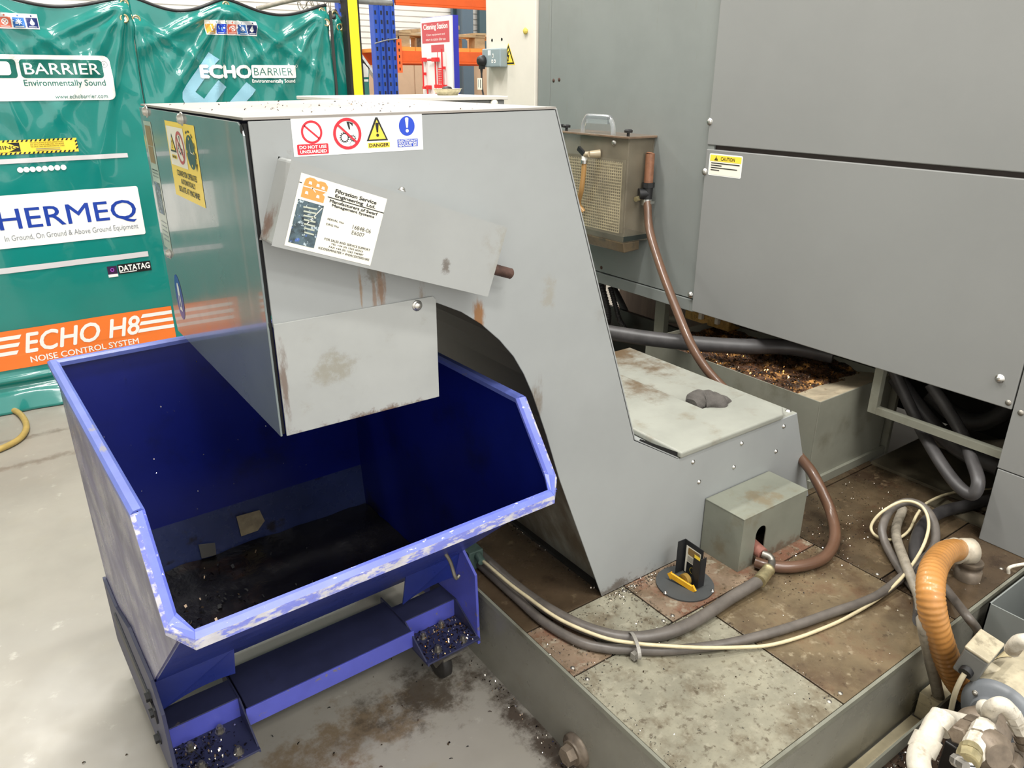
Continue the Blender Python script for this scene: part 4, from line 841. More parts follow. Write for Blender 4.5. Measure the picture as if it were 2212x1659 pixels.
b = MB(); b.box((2.62, g1.y, .575), (2.80, g0.y, .715)); b.build('casting', yellow_stain, sq, bevel=.006)
for px in (1512, 1548): q = W(px, 712, 'x', 2.61); b = MB(); b.box((2.600, q.y-.010, .60), (2.62, q.y+.010, .72)); b.build('clamp_bar', fit, sq, bevel=.003)
q = W(1585, 725, 'x', 2.62); b = MB()
for k in range(7): b.cyl((2.64+.0, q.y-.015*k, .655), (2.64, q.y-.015*k-.009, .655), .045, n=18)
b.cyl((2.64, q.y+.01, .655), (2.64, q.y-.11, .655), .038, n=18); b.build('finned_barrel', dull_steel, sq)
b = MB(); b.box((2.65, 2.05, ZP+.0), (2.67, 3.15, .50)); tag(b.build('support_plinth', dark_pan), 'dark steel plinth low under the rear of the machine', 'plinth')
b = MB(); b.box((3.05, 1.9, .30), (3.07, 3.2, .719)); tag(b.build('back_board', pinkwall), 'pinkish grey board behind the conduits under the machine', 'board')

# ------------------------------------------------------------------ filter box on the machine side
fb = thing('filter_box', 'stained transparent oil filter box with clear handle hung on the machine', 'filter box', (2.42, 2.6, .9))
fx0, fx1, fy0, fy1, fz0, fz1 = 2.272, XM+.0135, 2.378, 2.86, .955, 1.383
t = .006
b = MB(); b.box((fx0, fy0, fz0), (fx0+t, fy1, fz1)); b.build('front_wall', plastic_clear, fb, bevel=.001)
b = MB(); b.box((fx0+t, fy0, fz0), (fx1, fy0+t, fz1)); b.build('side_wall', plastic_clear, fb, bevel=.001)
b = MB(); b.box((fx0+t, fy1-t, fz0), (fx1, fy1, fz1)); b.build('side_wall', plastic_clear, fb, bevel=.001)
b = MB(); b.box((fx1-.005, fy0+t, fz0), (fx1, fy1-t, fz1)); b.build('back_wall', F('filter_back', (120, 112, 98), .5, mott=.2, mscale=10), fb)
b = MB(); b.prism([(fx0, fy0, fz0), (fx0+.01, fy0+.0, fz0-.045), (fx0+.1, fy0, fz0-.04), (fx0+.1, fy0, fz0)], (0, fy1-fy0, 0)); b.build('sump', F('sump_sludge', (92, 78, 58), .22, mott=.3, mscale=16, spots=[(srgb(44, 46, 40), 8, .46, .68, .85)], coat=.4), fb, bevel=.004)
b = MB(); b.box((fx0+.001, fy0-.001, fz0+.005), (fx1, fy1-.02, fz0+.026)); b.build('sludge_line', F('sludge_dark', (42, 48, 44), .4), fb)
b = MB(); b.box((fx0-.012, fy0-.014, fz1), (fx1, fy1+.01, fz1+.009)); b.build('lid', F('stained_acrylic_lid', (116, 96, 78), .18, mott=.2, mscale=12, spots=[(srgb(84, 56, 40), 14, .48, .70, .7)], coat=.4), fb, bevel=.002)
b = MB()
for k in range(30): b.box((fx0+.028, fy0+.06+.0125*k, fz0+.03), (fx0+.0305, fy0+.064+.0125*k, fz1-.10))
for k in range(24): b.box((fx0+.026, fy0+.06, fz0+.03+.0125*k), (fx0+.0285, fy1-.04, fz0+.034+.0125*k))
b.build('filter_screen', mesh_m, fb)
b = MB(); b.box((fx0+.036, fy0+.05, fz0+.03), (fx0+.040, fy1-.03, fz1-.09)); b.build('filter_pad', mesh_p, fb)
hz = fz1+.009; ha, hb = W(1259, 285, 'x', 2.30).y, W(1325, 283, 'x', 2.30).y
b = MB(); hpth = [(2.30, ha, hz), (2.30, ha-.004, hz+.035), (2.30, ha-.022, hz+.062), (2.30, ha-.04, hz+.068), (2.30, hb+.04, hz+.068), (2.30, hb+.022, hz+.062), (2.30, hb+.004, hz+.035), (2.30, hb, hz)]
b.tube(spl(hpth, 5), .0105, 10); b.box((2.291, hb+.03, hz+.040), (2.309, ha-.03, hz+.072)); b.build('carry_handle', clear_h, fb)
for px, py in ((1224, 272), (1357, 292), (1211, 270)):
    q = W(px, py, 'x', 2.30); b = MB(); b.lathe((2.30, q.y, hz), (0, 0, 1), [(0, .006), (.012, .006), (.013, .017), (.022, .018), (.026, .012)], 8, 0, False); b.build('thumb_knob', black, fb)
for px, py in ((1326, 308),): screw(fb, W(px, py, 'x', fx0), (-1, 0, 0), .010)
q = W(1266, 332, 'x', 2.24); b = MB(); b.cyl((fx0, q.y-.055, q.z+.002), (2.235, q.y-.03, q.z), .018, .014, 14); b.cyl((2.235, q.y-.03, q.z), (2.232, q.y, q.z-.004), .013, .013, 12); b.build('inlet_elbow', F('translucent_fitting', (196, 180, 150), .3, trans=.4), fb)
b = MB(); b.cyl((2.232, q.y, q.z+.006), (2.232, q.y+.001, q.z-.032), .013, .012, 12); b.build('valve_body', F('white_plastic', (232, 232, 226), .35), fb)
b = MB(); b.obox((2.225, q.y+.014, q.z+.010), (.006, .0, 0), (0, .020, .012), (0, -.005, .008)); b.build('valve_lever', black, fb)
b = MB(); b.cyl((2.232, q.y+.001, q.z-.026), (2.232, q.y+.0015, q.z-.040), .0155, n=14); b.build('hose_clip', steel, fb)
hose_pts = [(2.232, q.y+.001, q.z-.03), (2.233, q.y+.004, q.z-.08)]+[tuple(v) for v in hp([(1256, 410, 'x', 2.235), (1250, 440, 'x', 2.25)])]+[(2.262, q.y+.03, fz0+.10)]
b = MB(); b.tube(spl(hose_pts, 6), .0115, 10); b.build('inlet_hose', F('amber_tube', (168, 128, 76), .3, coat=.3), fb)
q = W(1403, 400, 'y', 2.362); xq = 2.375
b = MB(); b.cyl((xq, 2.352, 1.322), (xq, 2.352, 1.195), .0195, n=16); b.cyl((xq, 2.352, 1.322), (xq+.001, 2.352, 1.327), .0195, .012, 16); b.build('overflow_tube', copper_s, fb)
b = MB(); b.cyl((xq, 2.352, 1.205), (xq, 2.352, 1.185), .027, n=8, sm=False); b.cyl((xq, 2.352, 1.185), (xq, 2.352, 1.135), .022, .020, 14); b.cyl((xq-.0, 2.352, 1.160), (xq-.035, 2.37, 1.158), .021, .024, 14); b.build('drain_valve', black, fb)
b = MB(); b.cyl((xq-.035, 2.368, 1.14), (xq-.055, 2.366, 1.138), .011, n=8, sm=False); b.build('drain_tap', brass, fb)
b = MB(); b.cyl((xq-.003, 2.352, 1.136), (xq-.003, 2.351, 1.112), .022, n=16); b.obox((xq+.004, 2.330, 1.124), (.012, 0, 0), (0, .006, 0), (0, 0, .005)); b.build('hose_clip', steel, fb)

# ================================================================== REAR CABINETS
cb = thing('electrical_cabinet', 'tall cream electrical cabinet behind the grey machine', 'cabinet', (2.65, 3.42, 0))
b = MB(); b.box((XM, 3.205, .0), (2.95, 3.635, 2.5)); b.build('cabinet_body', cream, cb, bevel=.004)
for px, py in ((1063, 87), (1084, 85)): screw(cb, W(px, py, 'x', XM), (-1, 0, 0), .006, black_gap, .001, name='screw_hole')
q = W(1137, 67, 'x', XM); b = MB(); b.lathe(q, (-1, 0, 0), [(0, .012), (.008, .016), (.014, .010), (.016, .001)], 9, 0, False); b.build('foam_plug', F('yellow_foam', (206, 186, 86), .8), cb)
D = Decal(fn=lambda u, v, h: Vector((XM-h, W(1111, 140, 'x', XM).y+.105-u, 1.678+v)))
D.poly([(-.004, -.004), (.112, -.004), (.054, .098)], yel_pr); D.poly([(.002, 0), (.106, 0), (.054, .091)], black_pr, 1); D.poly([(.014, .0075), (.094, .0075), (.054, .075)], yel_pr, 2)
D.poly([(.052, .062), (.060, .060), (.052, .042), (.064, .044), (.054, .020), (.060, .021), (.051, .009), (.046, .022), (.050, .021), (.052, .036), (.042, .034)], black_pr, 3)
D.build('electric_warning_label', cb)
sk = thing('power_socket', 'grey metal-clad twin power socket fixed to the cream cabinet', 'socket', (2.37, 3.52, 1.70))
s0, s1 = 3.604, 3.437
b = MB(); b.box((2.362, s1, 1.664), (XM-.0005, s0, 1.752)); b.build('socket_box', sock_m, sk, bevel=.006, seg=3)
D = Decal(fn=lambda u, v, h: Vector((2.362-h, s0-u, 1.664+v)))
for u in (.058, .072): D.rrect(u, .056, u+.011, .080, .001, white_pr)
D.rrect(.098, .044, .109, .064, .002, white_pr); D.rect(.1015, .048, .1055, .059, black_pr, 1)
for u in (.090, .113): D.rrect(u, .020, u+.015, .036, .002, white_pr); D.rect(u+.005, .025, u+.010, .031, black_pr, 1)
D.build('socket_face', sk)
pg = thing('power_plug', 'black power plug with a cable hanging from the grey socket', 'plug', (2.34, 3.57, 1.69))
b = MB(); b.lathe((2.3615, 3.583, 1.695), (-1, 0, 0), [(0, .024), (.004, .028), (.020, .027), (.034, .020), (.038, .010)], 14); b.box((2.335, 3.572, 1.655), (2.36, 3.594, 1.68)); b.cyl((2.345, 3.583, 1.66), (2.345, 3.583, 1.635), .008, .005); b.build('plug_body', black, pg)
b = MB(); b.tube(spl([(2.345, 3.583, 1.64), (2.345, 3.582, 1.60), (2.345, 3.578, 1.56), (2.345, 3.560, 1.50), (2.345, 3.54, 1.40), (2.345, 3.53, 1.20)], 6), .0048, 8); b.build('cable', black, pg)
b = MB(); b.box((2.337, 3.570, 1.555), (2.339, 3.612, 1.612)); b.build('cable_tag', label_w, pg); D = Decal(fn=lambda u, v, h: Vector((2.337-h, 3.612-u, 1.555+v))); D.rect(.010, .012, .014, .05, grey_pr); D.rect(.028, .008, .034, .05, black_pr); D.build('tag_print', pg)
lc = thing('low_cabinet', 'low grey steel cabinet behind the conveyor head, dish on top', 'cabinet', (1.5, 2.8, ZP))
b = MB(); b.box((1.15, 2.61, ZP+.0005), (1.776, 3.05, 1.535)); b.build('cabinet_body', mach, lc, bevel=.003)
b = MB(); b.box((1.780, 2.61, ZP+.0005), (1.814, 3.05, 1.535)); b.build('cabinet_end', mach, lc, bevel=.003)
b = MB(); b.box((1.14, 2.595, 1.536), (1.822, 3.06, 1.549)); b.build('cabinet_top', paint_top if False else F('pale_cabinet_top', (214, 210, 200), .45), lc, bevel=.002)
q = W(1068, 222, 'y', 2.60); b = MB(); b.lathe((q.x, 2.6095, 1.522), (0, -1, 0), [(0, .014), (.008, .018), (.016, .013), (.02, .003)], 10); b.build('knob', label_w, lc)
dq = W(967, 206, 'z', 1.549)
ds = thing('dish', 'small aluminium baking dish on top of the low grey cabinet', 'dish', (dq.x, dq.y, 1.549))
n = 28; b = MB()
def dr(R, z, wv): return [Vector((dq.x+R*(1+wv*(i % 2))*math.cos(2*PI*i/n), dq.y+R*.8*(1+wv*(i % 2))*math.sin(2*PI*i/n), z)) for i in range(n)]
b.rings([dr(.042, 1.5495, 0), dr(.052, 1.563, .05), dr(.056, 1.572, .05), dr(.062, 1.573, 0), dr(.062, 1.5745, 0), dr(.054, 1.5735, .05), dr(.044, 1.552, 0)], 0, False, True); b.build('dish_body', alu, ds)
b = MB(); b.lathe((dq.x-.004, dq.y-.004, 1.553), (0, 0, 1), [(0, .02), (.02, .022), (.028, .016), (.031, .002)], 14); tag(b.build('plastic_cap', black), 'dark round cap lying in the aluminium dish', 'cap')

# ================================================================== ACOUSTIC BARRIERS
YC = 4.45
C = lambda px, py, y=YC: (W(px, py, 'y', y).x, W(px, py, 'y', y).z)
def wrinkle(x, z, grom, seed, x0, x1, zt):
    y = 0.0
    for gx, gz, am in grom:
        for k, ang in enumerate((-62, -38, -16, 9, 31, 55)):
            a = math.radians(ang+7*mnoise.noise((gx*3, k*2.1, seed))); dx, dz = math.sin(a), -math.cos(a)
            vx, vz = x-gx, z-gz; s = vx*dx+vz*dz; d = vx*dz-vz*dx
            if s > 0: y -= 1.5*am*math.exp(-(d/(.012+.035*s))**2)*math.exp(-s/.36)*min(1, s/.05)
    y += .020*mnoise.noise((x*1.9, z*1.2, seed))*(1 if z > .3 else 1.2) + .007*mnoise.noise((x*6, z*4, seed+9))
    y += (.016*mnoise.noise((x*13, z*4.0, seed+3))*math.exp(-((z-1.80)/.16)**2)) + .011*mnoise.noise((x*24, z*9.0, seed+5))*math.exp(-((z-1.74)/.09)**2)
    y -= .018*math.exp(-((z-.165)/.02)**2) - .014*math.exp(-((z-.13)/.02)**2)       # crease above the floor flap
    if z < .13: y += -.05*(.13-z)/.13*(1+.6*mnoise.noise((x*5, 0, seed)))
    return y
def barrier(nm_label, x0, x1, yb, sag, grom, seed, decals, top):
    root = thing('acoustic_barrier', nm_label, 'acoustic barrier', ((x0+x1)/2, yb, 0), 0, 'green acoustic barriers')
    nx = int((x1-x0)/.0115); nz = 150
    def ztop(x):
        # scalloped top edge between grommets
        g = sorted(top); z = g[0][1]
        for (a, za), (c, zc) in zip(g[:-1], g[1:]):
            if a <= x <= c:
                t = (x-a)/(c-a); z = za+(zc-za)*t-sag*math.sin(PI*t)**1.3
        if x > g[-1][0]: z = g[-1][1]
        return z
    S = lambda x, z, h=0: Vector((x, yb+wrinkle(x, z, grom, seed, x0, x1, 0)-h, z))
    b = MB(); vs = []
    for j in range(nz+1):
        for i in range(nx+1):
            x = x0+(x1-x0)*i/nx; zt = ztop(x); z = .005+(zt-.005)*j/nz; vs.append(S(x, z))
    b.add(vs, [(j*(nx+1)+i, j*(nx+1)+i+1, (j+1)*(nx+1)+i+1, (j+1)*(nx+1)+i) for j in range(nz) for i in range(nx)], 0, True)
    q = b.build('quilted_panel', green, root); so = q.modifiers.new('thick', 'SOLIDIFY'); so.thickness = .014; so.offset = -1
    # make sure thickness goes backwards
    so.offset = 1 if q.data.polygons[0].normal.y > 0 else -1
    b = MB(); b.tube([S(x0+(x1-x0)*i/60, ztop(x0+(x1-x0)*i/60)-.002)+Vector((0, .004, 0)) for i in range(61)], .0085, 8); b.build('edge_binding', black, root)
    for gx, gz, am in grom:
        c = S(gx, gz, .003); b = MB(); b.torus(c, (0, 1, 0), .0165, .0048, 20, 8); e_ = b.build('eyelet', eyelet, root)
        b = MB(); b.lathe(c+Vector((0, .0022, 0)), (0, -1, 0), [(0, .0125), (.001, .0124)], 16); b.build('eyelet_hole', black_gap if gx > 1.89 else wall_m, e_)
    for nm, fill in decals:
        D = Decal(fn=lambda u, v, h: S(u, v, h), cut=.012, base=.0034, lift=.0011); fill(D); D.build(nm, root)
    return root
def icons(D, ax, az, bx, bz, first=0):
    D.rect(ax, az, bx, bz, white_pr); w = (bx-ax)/5; h = bz-az
    for k, m in enumerate((amber_pr, bluesafe, salmon_pr, midb_pr, deepn_pr)):
        x = ax+w*k+w*.06; D.rect(x, az+h*.08, x+w*.88, az+h*.74, m, 1); D.disc(x+w*.44, az+h*.86, w*.07, m, 1, n=10)
        D.rect(x+w*.12, az+h*.13, x+w*.76, az+h*.17, white_pr, 2)
        cx, cz = x+w*.44, az+h*.45
        if k == 0: D.rect(cx-w*.03, cz-h*.18, cx+w*.03, cz+h*.22, label_w, 2)
        if k == 1: D.line(cx, cz-h*.16, cx, cz+h*.24, w*.07, ltblue_pr, 2); D.poly([(cx-w*.3, cz-h*.05), (cx-w*.1, cz-h*.05), (cx-w*.2, cz+h*.12)], ltblue_pr, 2)
        if k == 2: D.ring(cx, cz, w*.17, w*.25, white_pr, 2); D.line(cx-w*.15, cz-w*.15, cx+w*.15, cz+w*.15, w*.07, white_pr, 2); D.line(cx-w*.15, cz+w*.15, cx+w*.15, cz-w*.15, w*.07, white_pr, 3)
        if k == 3:
            for a in range(4): D.line(cx-w*.24*math.cos(a*PI/4), cz-w*.24*math.sin(a*PI/4), cx+w*.24*math.cos(a*PI/4), cz+w*.24*math.sin(a*PI/4), w*.06, white_pr, 2+.3*a)
        if k == 4: D.disc(cx, cz-h*.06, w*.18, white_pr, 2); D.poly([(cx-w*.16, cz-h*.02), (cx+w*.16, cz-h*.02), (cx, cz+h*.26)], white_pr, 2.5)
def p1_decals(s):
    """prints of the near panel; s shifts them along the row"""
    c = lambda px, py: (C(px, py)[0]+s, C(px, py)[1])
    def logo(D):
        x1 = c(240, 150)[0]; z0, z1 = 1.510, 1.711
        D.rrect(-.36+s, z0, .727+s, z1, .028, white_pr)
        gz0, gz1 = c(100, 168.5)[1], c(100, 128.5)[1]; xs = c(40, 150)[0]
        D.rrect(-.31+s, gz0, xs-.008, gz1, .014, green_pr, 1); D.rrect(xs+.006, gz0, c(222, 150)[0], gz1, .016, green_pr, 1)
        a, e = c(54, 160.5), c(212, 137.5); D.text('BARRIER', a[0], a[1], e[0], e[1], white_pr, 2, .008)
        ow = (e[1]-a[1]); ox = xs-.008-.112; D.rrect(ox, a[1]-.004, ox+.088, e[1]+.006, .014, white_pr, 2)
        D.text('ECH', ox-.26, a[1]-.004, ox-.02, e[1]+.006, white_pr, 2, .02)
        a, e = c(54, 190), c(226, 172); D.text('Environmentally Sound', a[0], a[1], e[0], e[1], green_pr, 1, .008)
        a, e = c(120, 213), c(231, 203); D.text('www.echobarrier.com', a[0], a[1], e[0], e[1], green_pr, 1, .002)
        q = c(224.5, 139); D.ring(q[0], q[1], .0125, .0145, grey_pr, 1); D.text('R', q[0]-.005, q[1]-.007, q[0]+.006, q[1]+.007, grey_pr, 1)
    def warn(D):
        x1, z0, z1 = c(167, 310)[0], 1.272, 1.337; x0 = -.05+s
        D.rect(x0, z0, x1, z1, yel_pr)
        k = x0+.004
        while k < x1-.016:
            D.poly([(k, z1-.009), (k+.008, z1-.009), (k+.014, z1), (k+.006, z1)], black_pr, 1); D.poly([(k, z0), (k+.008, z0), (k+.014, z0+.009), (k+.006, z0+.009)], black_pr, 1); k += .019
        for k in range(3): D.poly([(x1-.009, z0+.012+.016*k), (x1, z0+.018+.016*k), (x1, z0+.026+.016*k), (x1-.009, z0+.020+.016*k)], black_pr, 1)
        xm = c(43, 318)[0]; D.rect(x0+.10, z0+.012, xm, z1-.012, black_pr, 1); zc = (z0+z1)/2
        D.poly([(x0+.105, zc), (x0+.15, z0+.012), (xm-.05, z0+.012), (xm-.003, zc), (xm-.05, z1-.012), (x0+.15, z1-.012)], yel_pr, 2)
        D.text('WARNING', x0+.135, zc-.008, xm-.012, zc+.008, black_pr, 3, .012)
        a = c(66, 318)[0]; e = c(140, 318)[0]
        for i, t in enumerate(('THE INSTALLATION OF ECHO BARRIER PANELS', 'ON ANY STRUCTURE WILL INCREASE', 'THE STRUCTURAL AND ENVIRONMENTAL LOADS')): D.text(t, a, z1-.0185-.009*i, e, z1-.0125-.009*i, black_pr, 2)
        for i in range(2): D.rect(a+.02, z0+.013+.007*i, e-.02, z0+.0155+.007*i, grey_pr, 2)
    def strips(D):
        D.rect(-.36+s, 1.231, .735+s, 1.253, silver_pr); D.rect(-.36+s, .716, .746+s, .744, silver_pr)
        for k in range(8): D.disc(c(43.5+13.4*k, 367-.8*k)[0], 1.200, .0128, white_pr)
    def hermeq(D):
        D.rrect(-.36+s, .836, .752+s, 1.087, .01, white_pr); a, e = c(2, 491), c(293, 433)
        D.text('HERMEQ', a[0]-.005, .907, c(291, 440)[0], 1.022, navy_pr, 1, .006)
        D.text('In Ground, On Ground & Above Ground Equipment', c(6, 500)[0], .862, c(297, 480)[0], .897, grey_pr, 1)
    def tag_(D):
        a, e = c(256, 590), c(325, 568); D.rect(a[0], .640, e[0], .692, black_pr); D.text('DATATAG', a[0]+.006, .654, e[0]-.006, .684, white_pr, 1, .03); D.rect(a[0]+.006, .646, a[0]+.09, .650, white_pr, 1)
        q = c(232, 585)[0]; D.rect(q, .630, q+.046, .688, purple_pr); D.rect(q, .630, q+.046, .645, white_pr, 1); D.ring(q+.023, .668, .006, .0095, F('violet_print', (170, 80, 200), .4), 1)
    def echo(D):
        z0, z1 = .222, .428; D.rect(-.40+s, z0, .812+s, z1, orange_pr); x1 = .812+s
        for k in range(3):
            zc = .394-.040*k; D.poly([(.650-.014*k+s, zc-.010), (.812+s, zc-.010), (.812+s, zc+.010), (.662-.014*k+s, zc+.010)], white_pr, 1)
            D.poly([(-.37+s, zc-.014), (.075-.014*k+s, zc-.014), (.087-.014*k+s, zc+.006), (-.37+s, zc+.006)], white_pr, 1)
        D.text('ECHO H8', .088+s, .300, .640+s, .402, white_pr, 1, .02, .25); D.text('NOISE CONTROL SYSTEM', .100+s, .244, .618+s, .276, white_pr, 1, .015)
    return [('logo_print', logo), ('warning_strip', warn), ('reflective_strips', strips), ('sponsor_print', hermeq), ('security_sticker', tag_), ('product_banner', echo),
            ('icon_strip', lambda D: icons(D, .190+s, 1.820, .458+s, 1.884))]
g1 = [(-.43, 1.94, .022), (.20, 1.965, .022), (.838, 1.945, .022)]
barrier('green acoustic barrier at far left with the orange banner above the skip rim', -.47, .853, YC, .06, g1+[(.822, 1.879, .008)], 1.3, p1_decals(0), [(-.47, 1.955), (.20, 1.99), (.853, 1.975)])
barrier('green acoustic barrier continuing out of frame past the left edge', -1.82, -.49, YC+.01, .06, [(-1.78, 1.94, .022), (-1.15, 1.965, .022), (-.53, 1.94, .022)], 5.1, p1_decals(-1.345), [(-1.82, 1.955), (-1.15, 1.99), (-.49, 1.96)])
def p2(D_):
    def logo(D):
        a, e = C(437, 167), C(538, 145.5); D.text('ECHO', a[0], 1.612, C(541, 150)[0], 1.672, white_pr, 3, .05)
        D.rrect(C(544, 150)[0], 1.610, C(638, 150)[0], 1.676, .008, white_pr, 3); D.text('BARRIER', C(549, 150)[0], 1.624, C(631, 150)[0], 1.662, green_pr, 4, -.012)
        D.text('Environmentally Sound', C(545, 170)[0], 1.581, C(637, 170)[0], 1.604, white_pr, 3, .02); q = C(638, 145); D.ring(q[0]+.006, 1.672, .006, .0075, white_pr, 3)
    def emblem(D):
        m = ltblue_pr; E_ = lambda X_, Y_: C(240+X_*.2351, Y_*.2351)
        D.poly([E_(910, 478), E_(995, 545), E_(780, 845), E_(860, 908), E_(985, 735), E_(1066, 800), E_(930, 985), E_(1010, 1045), E_(1245, 755), E_(1334, 825), E_(1090, 1130), E_(1030, 1180), E_(960, 1170), E_(690, 960), E_(662, 910), E_(662, 845), E_(690, 790)], m, 1)
    return [('emblem_print', emblem), ('logo_print', logo), ('icon_strip', lambda D: icons(D, 1.211, 1.820, 1.480, 1.890))]
g2 = [(.884, 1.879, .012), (1.333, 1.962, .03), (1.858, 1.955, .022)]
barrier('green acoustic barrier with a pale diagonal emblem behind the conveyor head', .862, 1.888, YC+.012, .062, g2+[(1.866, 1.898, .006)], 2.7, p2(0), [(.862, 1.985), (1.333, 1.995), (1.888, 1.99)])
def p3(D_):
    def logo(D): D.rect(2.035, 1.615, 2.13, 1.690, white_pr); D.text('AR', 2.036, 1.632, 2.095, 1.672, black_pr, 1, -.01); D.rect(2.035, 1.590, 2.13, 1.603, white_pr)
    return [('logo_print', logo)]
barrier('narrow green acoustic barrier tucked beside the yellow post', 1.91, 2.135, 4.50, .03, [(1.945, 1.945, .02), (1.960, 1.880, .008)], 8.2, p3(0), [(1.91, 1.94), (1.95, 1.975), (2.03, 1.86), (2.135, 1.66)])
b = MB(); a_, c_ = W(722, 20, 'y', 4.43), W(745, 212, 'y', 4.43)
b.box((1.893, 4.440, .6), (1.908, 4.446, 1.96)); b.build('fastening_strap', black) if False else tag(b.build('fastening_strap', F('dark_webbing', (54, 54, 52), .7)), 'dark vertical webbing strap hanging between the green barriers', 'strap')
# rail the barriers hang on
b = MB(); b.cyl((-1.9, 4.47, 2.02), (2.3, 4.47, 2.02), .016, n=14); hr = b.build('barrier_rail', galv)
tag(hr, 'horizontal steel rail the green barriers hang from', 'rail')
for x, nm in ((-.95, 'left steel stand'), (.856, 'right steel stand')):
    b = MB(); b.box((x-.018, 4.50, .0), (x+.018, 4.53, 2.03)); b.box((x-.018, 4.485, 2.0), (x+.018, 4.53, 2.03)); b.box((x-.03, 4.48, 0), (x+.03, 4.9, .01))
    tag(b.build('barrier_stand', galv), 'steel stand behind the green barriers at the %s' % ('left, out of frame' if x < 0 else 'panel seam'), 'stand')
b = MB(); q0 = W(642, 14, 'y', 4.7); b.tube(spl([(q0.x-.22, 4.75, 1.975), (q0.x, 4.72, 2.03), (q0.x+.2, 4.7, 2.06)], 6), .012, 8)
for k in range(12): b.torus((q0.x+.02+.018*k, 4.70, 1.99+.03*math.sin(k*2.1)), (1, .3*math.sin(k), .4*math.cos(k*1.7)), .03+.008*math.sin(k*3), .0022, 14, 5)
tag(b.build('cable_bundle', hose_dirty), 'loose loops of grey cable tied above the emblem barrier', 'cable')

# ================================================================== POST, SIGN AND RACKING
q0, q1 = W(752, 100, 'y', 4.38), W(777, 100, 'y', 4.38)
po = thing('guard_post', 'yellow post with black side strips between barriers and blue racking', 'post', ((q0.x+q1.x)/2, 4.42, 0))
b = MB(); b.box((q0.x+.018, 4.380, 0), (q1.x+.004, 4.45, 2.043)); b.build('post_body', yellow_p, po, bevel=.004)
b = MB(); b.box((q0.x+.003, 4.383, 0), (q0.x+.0175, 4.45, 2.3)); b.build('black_strip', black, po, bevel=.002)
b = MB(); b.box((q1.x+.0045, 4.385, 0), (q1.x+.016, 4.45, 2.3)); b.build('black_strip', black, po, bevel=.002)
XS = 3.1
sg = thing('cleaning_station_board', 'white cleaning station board with red tools and a blue edge', 'sign board', (XS, 5.35, 0))
s0, s1 = 5.57, 5.12
b = MB(); b.box((XS, s1, .75), (XS+.012, s0, 2.022)); b.build('board_face', F('sign_white', (240, 236, 234), .4), sg)
b = MB(); b.box((XS+.0125, s1-.004, .75), (XS+.055, s0, 2.025)); b.build('board_backing', sign_blue, sg)
b = MB(); b.box((XS+.02, s1+.1, 0), (XS+.05, s1+.14, .749)); b.box((XS+.02, s0-.14, 0), (XS+.05, s0-.1, .749)); b.build('board_legs', galv, sg)
D = Decal(fn=lambda u, v, h: Vector((XS-h, s0-u, .75+v))); bw_ = s0-s1; redb = F('sign_red', (196, 76, 84), .4)
D.rect(.018, 1.100, bw_-.03, 1.240, redb); D.text('Cleaning Station', .045, 1.182, bw_-.055, 1.228, white_pr, 1, .03); D.text('Clean equipment and', .085, 1.146, bw_-.095, 1.164, white_pr, 1); D.text('return to station after use', .075, 1.115, bw_-.085, 1.134, white_pr, 1)
D.rect(.15, 1.036, .34, 1.086, redb); D.rect(.235, .70, .245, 1.036, redb, .5)
D.build('sign_print', sg)
def board_tool(u, v0, v1, head, nm='brush'):
    b = MB(); y = s0-u; b.cyl((XS-.025, y, .75+v0), (XS-.025, y, .75+v1), .006, n=8)
    if head == 'top': b.box((XS-.04, y-.03, .75+v1-.014), (XS-.005, y+.03, .75+v1+.014)); b.cyl((XS-.03, y+.03, .75+v1), (XS-.03, y+.10, .75+v1), .009, n=8)
    if head == 'hook': b.box((XS-.03, y-.022, .75+v1-.012), (XS-.0005, y+.022, .75+v1+.016)); b.box((XS-.03, y-.026, .75+v0-.010), (XS-.0005, y+.012, .75+v0+.008))
    if head == 'comb':
        b.box((XS-.04, y-.03, .75+v0-.012), (XS-.005, y+.10, .75+v0+.012))
        for k in range(9): b.box((XS-.03, y+.028, .75+v0+.02+.0125*k), (XS-.012, y+.055, .75+v0+.028+.0125*k))
    if head == 'plain': b.box((XS-.0245, y-.008, .75+v1-.02), (XS-.0005, y+.008, .75+v1))
    if head != 'plain': b.box((XS-.024, y-.008, .75+(v0+v1)/2-.01), (XS-.0005, y+.008, .75+(v0+v1)/2+.01))
    return b.build('cleaning_tool', red_tool)
tag(board_tool(.055, .79, .985, 'hook'), 'red short tool hanging at the left of the cleaning station board', 'cleaning tool')
tag(board_tool(.245, .62, .985, 'top'), 'red long broom with a side brush on the cleaning station board', 'cleaning tool')
tag(board_tool(.345, .80, 1.055, 'comb'), 'red brush with comb teeth at the right of the cleaning station board', 'cleaning tool')
tag(board_tool(.115, .62, .79, 'hook'), 'red tool with round head low on the cleaning station board', 'cleaning tool')
YR = 7.0
def upright(xa, xb, y, lab, grp):
    r = thing('rack_upright', lab, 'rack upright', ((xa+xb)/2, y, 0), 0, grp)
    b = MB(); m = (xa+xb)/2
    b.box((xa, y, 0), (m-.012, y+.012, 4.4)); b.box((m-.012, y+.012, 0), (m+.012, y+.02, 4.4)); b.box((m+.012, y, 0), (xb, y+.012, 4.4)); b.box((xa, y+.012, 0), (xa+.004, y+.09, 4.4)); b.box((xb-.004, y+.012, 0), (xb, y+.09, 4.4))
    k = 1.0
    while k < 2.9:
        for x in ((xa+m-.012)/2, (xb+m+.012)/2): b.box((x-.009, y-.0012, k), (x+.009, y-.0002, k+.034), 1)
        k += .0762
    b.build('column', [rackblue, F('slot_shadow', (24, 30, 50), .6) if 'slot_shadow' not in MATS else MATS['slot_shadow']], r)
    return r
ua0, ua1 = C(811, 100, YR)[0], C(831, 100, YR)[0]; ub0, ub1 = C(836, 100, YR)[0], C(856, 100, YR)[0]
